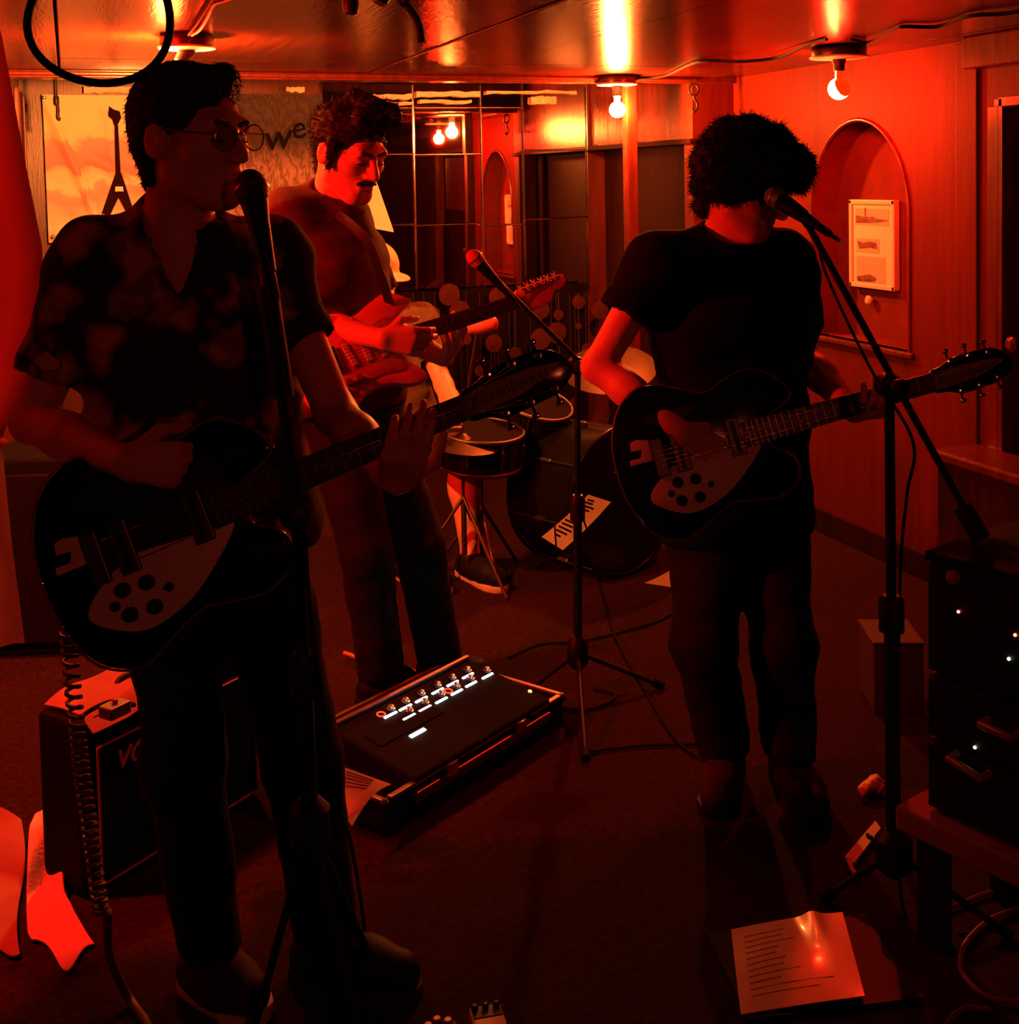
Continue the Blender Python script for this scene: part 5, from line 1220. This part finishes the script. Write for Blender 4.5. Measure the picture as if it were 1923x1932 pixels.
lathe('corner_ball', [(0.008, -0.012), (0.012, -0.004), (0.012, 0.006), (0.006, 0.012)], DKCHROME, cs, frame(bp(0.72, 0.0, 0.082), (0, 0, 1)), 14)
fx = empty('effects_pedal', 'long black floor effects unit with rows of glowing white displays', 'effects pedal', bp(0.34, 0.3, 0.02))
fo = PZ(812, 1330, 0.135)
slope = 0.16
fz = (V(0, 0, 1)-by*slope).normalized(); fy = fz.cross(bx)
Rf = Matrix((bx, fy, fz)).transposed()
def fp(a, b, h=0.0): return fo + bx*a + fy*b + fz*h
box('housing', fp(0.0, -0.05, -0.036), (0.56, 0.30, 0.07), mat('matt black housing', (0.006, 0.005, 0.005), 0.85, spec=0.08), fx, Rf, 0.008)
box('front_lip', fp(0.0, -0.203, -0.05), (0.55, 0.012, 0.03), ALU, fx, Rf, 0.003)
box('rear_rail', fp(0.0, 0.098, 0.004), (0.55, 0.012, 0.012), ALU, fx, Rf, 0.003)
box('screen_panel', fp(-0.12, -0.02, 0.001), (0.24, 0.06, 0.003), MATS['matt black housing'], fx, Rf, 0.001)
def ray_on(px_, py_):
    v = ray(px_, py_); t = (fo-EYE).dot(fz)/v.dot(fz); return EYE+v*t
rows_ = [[(883, 1276), (854, 1290.6), (826, 1305), (795, 1321), (765, 1336), (737, 1350)], [(920, 1276.5), (889, 1292), (862, 1307), (833, 1322.5), (802, 1338), (772, 1354)]]
for ri, row in enumerate(rows_):
    for px_, py_ in row:
        p = ray_on(px_, py_)
        box('display_strip', p+fz*0.002, (0.046, 0.0062, 0.003), LEDW, fx, Rf)
        s_ = lathe('foot_switch', [(0.012, 0.0), (0.012, 0.003), (0.008, 0.004), (0.008, 0.010), (0.006, 0.011)], STEEL, fx, frame(p+fy*0.022+bx*0.024, fz), 16)
box('display_strip', ray_on(788, 1384)+fz*0.002, (0.055, 0.011, 0.003), LEDW, fx, Rf)
for px_, py_ in ((846, 1306), (719, 1350)):
    tube('indicator_ring', [ray_on(px_, py_)+fz*0.004+bx*0.011*math.cos(a)+fy*0.011*math.sin(a) for a in [2*math.pi*i/16 for i in range(16)]], 0.0022, LEDR, fx, 6, closed=True)
lathe('corner_lamp', [(0.001, 0.004), (0.005, 0.003), (0.006, 0)], emat('amber indicator', (1, 0.35, 0.08), 4.0), fx, frame(ray_on(1000, 1306)+fz*0.002, fz), 10)
# papers, boards and bits round the case
pw = empty('paper_sheet', 'crumpled printed sheet sticking out at the left end of the flight case', 'sheet', PZ(660, 1560, 0))
z0 = [P(644, 1446, 2.86), P(738, 1480, 2.80), P(664, 1562, 2.74), P(642, 1568, 2.74)]
sheet('paper', lambda u, v: (z0[0]*(1-u)+z0[1]*u)*(1-v)+(z0[3]*(1-u)+z0[2]*u)*v + V(0, 0, 0.02*math.sin(3*u*v)), 10, 10, MATS['bright paper'], pw, 0.0008)
nz0 = (z0[1]-z0[0]).cross(z0[3]-z0[0]).normalized(); nz0 = nz0 if nz0.dot(-CF) > 0 else -nz0
for v in (0.06, 0.11, 0.17, 0.24, 0.31):
    f_ = lambda u: (z0[0]*(1-u)+z0[1]*u)*(1-v)+(z0[3]*(1-u)+z0[2]*u)*v + V(0, 0, 0.02*math.sin(3*u*v))+nz0*0.002
    tube('text_line', [f_(u) for u in (0.12, 0.3, 0.5, 0.68)], 0.0012, INK, pw, 4)
wd = empty('wooden_stick', 'thin lit wooden stick lying behind the effects unit', 'stick', PZ(750, 1270, 0))
tube('shaft', [PZ(650, 1232, 0.02), PZ(752, 1270, 0.03)], 0.007, MAPLE, wd, 8)
wd2 = empty('floor_board', 'flat pale board lying against the back of the flight case', 'board', PZ(790, 1290, 0))
bq = [PZ(748, 1254, 0.03), PZ(800, 1266, 0.03), PZ(842, 1281, 0.03), PZ(826, 1296, 0.004), PZ(760, 1270, 0.004)]
bm = bmesh.new(); f1_ = [bm.verts.new(p) for p in bq]; f2_ = [bm.verts.new(p-V(0, 0, 0.012)) for p in bq]
bm.faces.new(f1_); bm.faces.new(f2_[::-1])
for i in range(5): bm.faces.new((f1_[i], f1_[(i+1) % 5], f2_[(i+1) % 5], f2_[i]))
link('plank', finish(bm, 'plank'), mat('pale plank', (0.5, 0.28, 0.2), 0.5), wd2)
# floor cables
for lb, pts in [('thin black cable curving from the flight case to the middle boom stand', [(1010, 1310), (1080, 1340), (1140, 1330), (1160, 1310), (1120, 1300)]),
                ('thin black cable trailing across the floor behind the middle boom stand', [(960, 1240), (1020, 1215), (1090, 1210), (1180, 1190), (1255, 1165), (1290, 1130)]),
                ('thin black cable running from the bass drum towards the leg of the right guitarist', [(1128, 1090), (1145, 1150), (1165, 1210), (1210, 1290), (1280, 1400), (1350, 1440)]),
                ('thin black cable on the floor in front of the man in the black tee', [(1100, 1420), (1200, 1408), (1300, 1404), (1330, 1404)])]:
    cable('floor_cable', lb, [PZ(x, y, 0.006) for x, y in pts], 0.004)
tg = empty('tape_strip', 'pale tape strip with a bent tail on the floor beside the boom stand at right', 'tape', PZ(1630, 1600, 0))
tq = [PZ(1652, 1548, 0.012), PZ(1662, 1562, 0.012), PZ(1612, 1628, 0.012), PZ(1594, 1616, 0.012)]
bm = bmesh.new(); f1_ = [bm.verts.new(p) for p in tq]; f2_ = [bm.verts.new(p-V(0, 0, 0.009)) for p in tq]
bm.faces.new(f1_); bm.faces.new(f2_[::-1])
for i in range(4): bm.faces.new((f1_[i], f1_[(i+1) % 4], f2_[(i+1) % 4], f2_[i]))
PALE = mat('pale tape', (0.55, 0.40, 0.34), 0.5)
link('strip', finish(bm, 'strip'), PALE, tg)
tube('tail', catmull([PZ(1602, 1622, 0.014), PZ(1608, 1640, 0.012), PZ(1620, 1655, 0.010)], 5), 0.006, PALE, tg, 8)
tube('band', [PZ(1636, 1574, 0.016), PZ(1652, 1584, 0.016)], 0.004, BLACK, tg, 8)
o = link('crumpled_paper', field_mesh('crumpled_paper', [C(PZ(1632, 1490, 0.02), PZ(1652, 1478, 0.025), 0.016, 0.020, 0.01), C(PZ(1645, 1480, 0.02), PZ(1660, 1488, 0.02), 0.014, 0.012, 0.01)], 0.004, curls(0.003, 140)), PALE)
tag(o, 'small crumpled pale paper on the floor left of the pole of the right boom stand', 'paper')
ls = empty('lyric_sheet', 'glossy lyric sheet in a plastic sleeve on the floor at lower right', 'sheet', PZ(1500, 1820, 0))
l0, l1, l2, l3 = PZ(1380, 1755, 0.012), PZ(1590, 1722, 0.030), PZ(1632, 1880, 0.022), PZ(1398, 1915, 0.010)
def lyr(u, v):
    p = (l0*(1-u)+l1*u)*(1-v)+(l3*(1-u)+l2*u)*v
    return p + V(0, 0, 0.010*math.sin(3.1*u)*math.sin(2.6*v+0.4)+0.010*math.exp(-((u-0.72)/0.08)**2)*max(0, 1-v*2.4))
sheet('sleeve', lyr, 30, 30, mat('sheet in plastic sleeve', (0.85, 0.72, 0.66), 0.35, var=0.06, scale=14, spec=0.6, coat=0.3), ls, 0.0015)
for i in range(11):
    v = 0.14+0.07*i; u1 = 0.35+0.5*rnd.random()
    tube('text_line', [lyr(u, v)+V(0, 0, 0.0018) for u in (0.10, 0.10+(u1-0.1)*0.5, u1)], 0.0011, mat('grey print', (0.36, 0.28, 0.25), 0.6), ls, 4)
box('backing_board', (l0+l1+l2+l3)/4+V(0.03, -0.005, -0.012), (0.34, 0.26, 0.008), BLACK, ls, Matrix.Rotation(-0.2, 3, 'Z'))
pe = empty('effects_pedal', 'small pale compact pedal with a dark upper panel at the bottom edge', 'effects pedal', PZ(925, 1930, 0))
e0, e1 = PZ(884, 1899, 0.055), PZ(944, 1889, 0.055)
ex = (e1-e0); wdt = ex.length; ex.normalize(); ey = V(-ex.y, ex.x, 0); Re = Matrix((ex, ey, V(0, 0, 1))).transposed()
pc0 = (e0+e1)/2
box('housing', pc0-ey*0.062+V(0, 0, -0.0275), (wdt, 0.124, 0.052), CERAMIC, pe, Re, 0.004)
box('panel', pc0-ey*0.020+V(0, 0, 0.0), (wdt*0.90, 0.030, 0.002), BLACK, pe, Re, 0.0006)
box('treadle', pc0-ey*0.083+V(0, 0, 0.002), (wdt*0.94, 0.080, 0.006), mat('pale treadle', (0.6, 0.48, 0.42), 0.5), pe, Re, 0.002)
for i in (-1, 0, 1): lathe('knob', [(0.006, 0), (0.006, 0.008), (0.004, 0.010)], BLACK, pe, frame(pc0-ey*0.012+ex*0.02*i, (0, 0, 1)), 12)
p2 = empty('effects_pedal', 'small dark pedal with shiny knobs at the bottom edge left of the pale pedal', 'effects pedal', PZ(825, 1932, 0))
c2_ = PZ(825, 1932, 0.05); box('housing', c2_-ey*0.05+V(0, 0, -0.025), (0.07, 0.11, 0.05), BLACKM, p2, Re, 0.005)
for i, dy_ in ((-1, 0), (0, 0.012), (1, 0.004)): lathe('knob', [(0.009, 0), (0.009, 0.009), (0.006, 0.012)], ALU, p2, frame(c2_-ey*(0.012-dy_)+ex*0.018*i, (0, 0, 1)), 12)

# ------------------------------------------------------------------ amplifier, cloths, curtain at left
GRILL = mat('dark amp grille cloth', (0.008, 0.006, 0.005), 0.9, bump=0.3, bscale=250, spec=0.05)
TOLEX = mat('black amp vinyl', (0.0045, 0.004, 0.0045), 0.7, bump=0.2, bscale=200, spec=0.08)
a0, a1 = PZ(166, 1704, 0), PZ(492, 1500, 0)
axx = (a1-a0); aw = axx.length; axx.normalize(); ayy = V(-axx.y, axx.x, 0); Ra = Matrix((axx, ayy, V(0, 0, 1))).transposed()
ah_ = 0.385
am = empty('guitar_amplifier', 'black combo amplifier with a gold logo and piping behind the legs of the left singer', 'amplifier', a0+axx*aw/2+ayy*0.12)
box('cabinet', a0+axx*aw/2+ayy*0.080+V(0, 0, ah_/2+0.008), (aw, 0.14, ah_), TOLEX, am, Ra, 0.012)
box('grille', a0+axx*aw/2-ayy*0.001+V(0, 0, ah_*0.46+0.008), (aw-0.05, 0.026, ah_*0.80), GRILL, am, Ra, 0.004)
PIPE = mat('cream piping', (0.42, 0.28, 0.2), 0.5)
gx0, gx1, gz0, gz1 = 0.028, aw-0.028, 0.030, ah_*0.87
for p, q_ in (((gx0, gz0), (gx1, gz0)), ((gx0, gz1), (gx1, gz1)), ((gx0, gz0), (gx0, gz1)), ((gx1, gz0), (gx1, gz1))):
    tube('piping', [a0+axx*p[0]-ayy*0.016+V(0, 0, p[1]), a0+axx*q_[0]-ayy*0.016+V(0, 0, q_[1])], 0.0030, PIPE, am, 6)
lp = a0+axx*0.135-ayy*0.020+V(0, 0, 0.285)
textmesh('logo', 'VOX', 0.062, mat('gold logo', (0.9, 0.62, 0.40), 0.4), am, frame(lp, -ayy, axx), 0.003, 0.25)
for a in (0.04, aw-0.04):
    for b in (0.03, 0.13): lathe('rubber_foot', [(0.014, 0), (0.014, 0.009)], RUBBER, am, frame(a0+axx*a+ayy*b, (0, 0, 1)), 12)
tube('handle', catmull([a0+axx*(aw/2-0.1)+ayy*0.08+V(0, 0, ah_+0.006), a0+axx*(aw/2-0.08)+ayy*0.08+V(0, 0, ah_+0.03), a0+axx*(aw/2+0.08)+ayy*0.08+V(0, 0, ah_+0.03), a0+axx*(aw/2+0.1)+ayy*0.08+V(0, 0, ah_+0.006)], 6), 0.009, BLACK, am, 8)
DULLP = mat('dull pale cloth', (0.30, 0.19, 0.16), 0.8, var=0.1, scale=10)
def drop_sheet(name, label, cat, fn, nu, nv, m, th=0.003):
    t = empty(name, label, cat, fn(0.5, 1.0)); sheet('cloth', fn, nu, nv, m, t, th); return t
tz = ah_+0.014
def bagfn(u, v):
    p = a0+axx*(0.02+0.26*u)+ayy*(0.15-0.15*v)+V(0, 0, tz)
    lump = 0.02*math.sin(math.pi*u)*(1-v)+0.006*math.sin(9*u+3*v)
    hang = max(0, v-0.80)*0.14
    return p+V(0, 0, max(0, lump)-hang)-ayy*max(0, v-0.80)*0.08
drop_sheet('folded_cloth', 'dull pale cloth lying on top of the amplifier', 'cloth', bagfn, 20, 20, DULLP)
mb_ = PZ(217, 1338, tz+0.040)
sp_ = empty('tuner_box', 'small shiny metal box on the cloth on top of the amplifier', 'tuner', mb_)
box('housing', mb_, (0.055, 0.040, 0.026), STEEL, sp_, Ra, 0.003)
lathe('knob', [(0.007, 0), (0.007, 0.008), (0.004, 0.010)], CHROME, sp_, frame(mb_+V(0, 0, 0.012), (0, 0, 1)), 12)
cable('amp_lead', 'short black lead on the cloth on top of the amplifier', [mb_+axx*0.026, mb_+axx*0.05+V(0, 0, -0.010), mb_+axx*0.03+ayy*0.05+V(0, 0, -0.006), mb_-axx*0.04+ayy*0.05+V(0, 0, -0.008), mb_-axx*0.07+ayy*0.01+V(0, 0, -0.012)], 0.005)
# bright cloth hanging down beside the amplifier
CLOTH = mat('white towel cloth', (0.78, 0.70, 0.66), 0.85, bump=0.3, bscale=120)
ol = [(92, 1522, 110), (66, 1535, 112), (56, 1560, 114), (52, 1620, 116), (50, 1680, 122), (50, 1720, 140), (52, 1762, 165), (60, 1778, 178)]
def grounded(x, y, d):
    p = P(x, y, d)
    return p if p.z > 0.008 else PZ(x, y, 0.008)
def towel(u, v):
    t = v*(len(ol)-1); i = min(int(t), len(ol)-2); f = t-i
    xl = ol[i][0]*(1-f)+ol[i+1][0]*f; yy = ol[i][1]*(1-f)+ol[i+1][1]*f; xr = ol[i][2]*(1-f)+ol[i+1][2]*f
    d = 2.84-0.30*v+0.020*math.sin(5*u+4*v)*math.sin(7*v+1)-0.03*math.exp(-((v-0.82)/0.08)**2)
    y = yy+(u-0.5)*20*max(0, v-0.6) + 55*math.exp(-((u-0.55)/0.22)**2)*max(0, v-0.86)/0.14
    return grounded(xl+(xr-xl)*u, y, d)
drop_sheet('white_towel', 'bright white towel hanging down beside the left end of the amplifier', 'towel', towel, 26, 40, CLOTH)
def towel2(u, v):
    x = -60+100*u+8*math.sin(6*v); y = 1548+250*v-26*math.sin(math.pi*u)*(1-v)+8*math.sin(9*u)*v
    return grounded(x, y, 2.86-0.30*v+0.025*math.sin(4*u)+0.012*math.sin(10*v+2*u))
drop_sheet('white_towel', 'dim pale cloth bundle at the left edge near the floor', 'towel', towel2, 20, 30, DULLP)
# curtain at the far left
CURT = mat('heavy red curtain', (0.46, 0.10, 0.08), 0.85, bump=0.15, bscale=150)
ced = [(-140, -60), (0, 50), (24, 180), (50, 320), (80, 470), (80, 590), (60, 690), (25, 770), (2, 835), (12, 940), (22, 1040), (34, 1130), (46, 1225)]
def curt(u, v):
    t = v*(len(ced)-1); i = min(int(t), len(ced)-2); f = t-i
    xe = ced[i][0]*(1-f)+ced[i+1][0]*f; y = ced[i][1]*(1-f)+ced[i+1][1]*f
    pr = P(xe, y, 2.60-0.36*max(0, v-0.64)/0.36)
    p = V(-1.46, 2.62, pr.z).lerp(pr, u)  # unseen left part, added to screen the singer from the red lamp
    return p + V(0, 0.035*math.sin(46*u)*(0.4+0.6*v), 0)
def thin_cloth(name, col, mix):
    m = bpy.data.materials.new(name); m.use_nodes = True; nt = m.node_tree
    b_ = nt.nodes['Principled BSDF']; b_.inputs['Base Color'].default_value = (*col, 1); b_.inputs['Roughness'].default_value = 0.85
    t_ = nt.nodes.new('ShaderNodeBsdfTranslucent'); t_.inputs[0].default_value = (*col, 1)
    mx = nt.nodes.new('ShaderNodeMixShader'); mx.inputs[0].default_value = mix
    nt.links.new(b_.outputs[0], mx.inputs[1]); nt.links.new(t_.outputs[0], mx.inputs[2]); nt.links.new(mx.outputs[0], nt.nodes['Material Output'].inputs[0])
    return m
ct = empty('curtain', 'heavy red curtain gathered at the left edge of the stage', 'curtain', curt(0.5, 1.0))
sheet('upper_cloth', lambda u, v: curt(u, v*0.66), 110, 40, thin_cloth('heavy red curtain cloth', (0.46, 0.10, 0.08), 0.09), ct)
sheet('lower_cloth_lit', lambda u, v: curt(u, 0.655+v*0.345), 110, 24, thin_cloth('pale cloth for lamp glow', (0.85, 0.55, 0.48), 0.5), ct)  # lower curtain made pale and translucent to imitate brighter lamp light on it
tube('tie_band', [P(-60, 842, 2.58), P(-20, 838, 2.56), P(2, 836, 2.60), P(-6, 838, 2.66), P(-40, 846, 2.68)], 0.012, CURT, ct, 8)
# bits standing behind the singer at left
cab = empty('speaker_cabinet', 'black speaker cabinet behind the guitar of the left singer', 'speaker', PZ(110, 1232, 0))
cbp = PZ(120, 1236, 0); box('cabinet', cbp+V(0.0, 0.18, 0.33), (0.40, 0.34, 0.66), TOLEX, cab, Matrix.Rotation(-0.3, 3, 'Z'), 0.012)
box('grille', cbp+V(-0.05, 0.002, 0.33), (0.34, 0.02, 0.56), GRILL, cab, Matrix.Rotation(-0.3, 3, 'Z'), 0.004)
for ax_ in (-0.15, 0.15):
    for ay_ in (0.06, 0.30): lathe('rubber_foot', [(0.016, 0), (0.016, 0.012)], RUBBER, cab, Matrix.Translation(cbp+V(ax_, ay_, -0.002)), 10)
wb = empty('pale_box', 'pale box seen between the legs of the left singer', 'box', PZ(430, 1300, 0))
wq = PZ(440, 1284, 0); box('carton', wq+V(0.02, 0.13, 0.075), (0.26, 0.24, 0.148), DULLP, wb, Matrix.Rotation(0.5, 3, 'Z'), 0.004)
box('lid', wq+V(0.02, 0.13, 0.156), (0.268, 0.248, 0.016), mat('lid card', (0.4, 0.26, 0.2), 0.7), wb, Matrix.Rotation(0.5, 3, 'Z'), 0.004)
# coiled lead hanging from the left guitar down to the floor
COIL = mat('coiled lead plastic', (0.10, 0.055, 0.042), 0.45)
cl = empty('coiled_lead', 'coiled guitar lead hanging in front of the amplifier', 'cable', PZ(270, 1900, 0))
ax_pts = catmull([P(118, 1110, 2.14), P(130, 1220, 2.16), P(145, 1370, 2.18), P(158, 1480, 2.19), P(174, 1600, 2.21), P(190, 1720, 2.23)], 12)
coil = []; turns = 40; NN = turns*10
for i in range(NN+1):
    t = i/NN*(len(ax_pts)-1); k = min(int(t), len(ax_pts)-2); c = ax_pts[k].lerp(ax_pts[k+1], t-k); a = 2*math.pi*turns*i/NN
    coil.append(c+CR*0.0125*math.cos(a)+CF*0.0125*math.sin(a))
tube('coil', coil, 0.0038, COIL, cl, 6)
tube('tail', catmull([coil[-1], P(205, 1790, 2.26), P(222, 1840, 2.29), PZ(246, 1888, 0.012), PZ(280, 1935, 0.010), PZ(310, 1990, 0.010)], 8), 0.0085, COIL, cl, 10)
tube('plug', [P(150, 1085, 2.10), P(118, 1112, 2.14)], 0.007, CHROME, cl, 10)

# ------------------------------------------------------------------ gear at right
rk = empty('equipment_rack', 'black rack of amplifiers with small indicator lights at the right edge', 'rack', P(1880, 1560, 2.5))
rk0 = P(1752, 1520, 2.42); rz = rk0.z
rdir = (CR*0.60-CF*0.80); rdir.z = 0; rdir.normalize(); rback = V(-rdir.y, rdir.x, 0)
Rr = Matrix((rdir, rback, V(0, 0, 1))).transposed()
ztop = P(1752, 1030, 2.42).z
def rp_(a, b, z): return Vector((rk0.x, rk0.y, 0))+rdir*a+rback*b+V(0, 0, z)
for nm, z0_, z1_ in (('amplifier_unit', rz, rz+0.14), ('amplifier_unit', rz+0.145, rz+0.27), ('mixer_unit', rz+0.275, ztop-0.02)):
    u_ = box(nm, rp_(0.24, 0.17, (z0_+z1_)/2), (0.48, 0.34, z1_-z0_), BLACKM, rk, Rr, 0.006)
    box('face_plate', rp_(0.24, -0.004, (z0_+z1_)/2), (0.47, 0.008, z1_-z0_-0.012), BLACK, u_, Rr, 0.002)
box('top_cover', rp_(0.24, 0.17, ztop-0.01), (0.49, 0.35, 0.02), TOLEX, rk, Rr, 0.004)
def on_face(px_, py_):
    v = ray(px_, py_); t = (rp_(0, -0.009, 0)-EYE).dot(rback)/v.dot(rback); return EYE+v*t
for px_, py_, c_, s_ in ((1803, 1094, (1, 0.06, 0.02), 6), (1809, 1154, (1, 0.10, 0.08), 10), (1916, 1198, (1, 0.12, 0.05), 10), (1904, 1243, (0.7, 1, 0.6), 8), (1840, 1410, (0.7, 1, 0.5), 6)):
    lathe('indicator_light', [(0.003, 0), (0.0028, 0.002), (0.001, 0.003)], emat('indicator %g %g' % (c_[1], s_), c_, s_), rk, frame(on_face(px_, py_), -rback), 10)
lathe('dial', [(0.013, 0), (0.012, 0.010), (0.009, 0.012)], mat('red dial', (0.4, 0.03, 0.02), 0.3), rk, frame(on_face(1801, 1088), -rback), 16)
HND = mat('worn handle metal', (0.30, 0.14, 0.11), 0.45, metal=0.4)
for aa, bb2 in (((1866, 1358), (1925, 1384)), ((1806, 1422), (1868, 1460))):
    p_, q_ = on_face(*aa)-rback*0.03, on_face(*bb2)-rback*0.03
    h_ = tube('handle', [p_+rback*0.03, p_, q_, q_+rback*0.03], 0.008, HND, rk, 10)
# wooden bench under the rack
bt = empty('rack_bench', 'low wooden bench carrying the equipment rack at the right edge', 'bench', Vector((rk0.x, rk0.y, 0)))
BW = mat('worn bench wood', (0.22, 0.07, 0.05), 0.6, var=0.2, scale=6)
zb_ = rz-0.004
box('top_board', rp_(0.28, 0.14, zb_-0.027), (0.66, 0.36, 0.05), BW, bt, Rr, 0.006)
for a, b in ((0.0, 0.02), (0.56, 0.02), (0.0, 0.28), (0.56, 0.28)): box('leg', rp_(a, b, (zb_-0.055)/2), (0.05, 0.05, zb_-0.055), W_DARK, bt, Rr, 0.004)
cable('floor_cable', 'reddish cable curving over the floor at the lower right edge', [PZ(1730, 1706, 0.008), PZ(1790, 1712, 0.008), PZ(1850, 1690, 0.008), PZ(1930, 1664, 0.008), PZ(2000, 1640, 0.008)], 0.005, mat('red lead', (0.16, 0.06, 0.05), 0.5))
cable('floor_cable', 'coiled reddish cable loop at the lower right corner', [PZ(1930, 1712, 0.008), PZ(1870, 1735, 0.008), PZ(1826, 1775, 0.008), PZ(1812, 1815, 0.008), PZ(1822, 1845, 0.008), PZ(1856, 1876, 0.008), PZ(1910, 1890, 0.008), PZ(1990, 1880, 0.008)], 0.0055, MATS['red lead'])
cable('floor_cable', 'short reddish cable at the bottom edge near the lyric sheet', [PZ(1785, 1935, 0.008), PZ(1805, 1912, 0.008), PZ(1830, 1900, 0.008), PZ(1870, 1905, 0.008)], 0.005, MATS['red lead'])
cb3 = empty('cardboard_box', 'small dark box on the floor between the right boom stand and the rack', 'box', PZ(1720, 1330, 0))
box('carton', PZ(1712, 1350, 0)+V(0.02, 0.10, 0.10), (0.14, 0.18, 0.198), mat('brown card', (0.03, 0.010, 0.008), 0.8), cb3, Matrix.Rotation(-0.4, 3, 'Z'), 0.004)
box('flap', PZ(1712, 1350, 0)+V(0.02, 0.10, 0.204), (0.145, 0.185, 0.008), mat('flap card', (0.045, 0.015, 0.011), 0.8), cb3, Matrix.Rotation(-0.4, 3, 'Z'), 0.002)
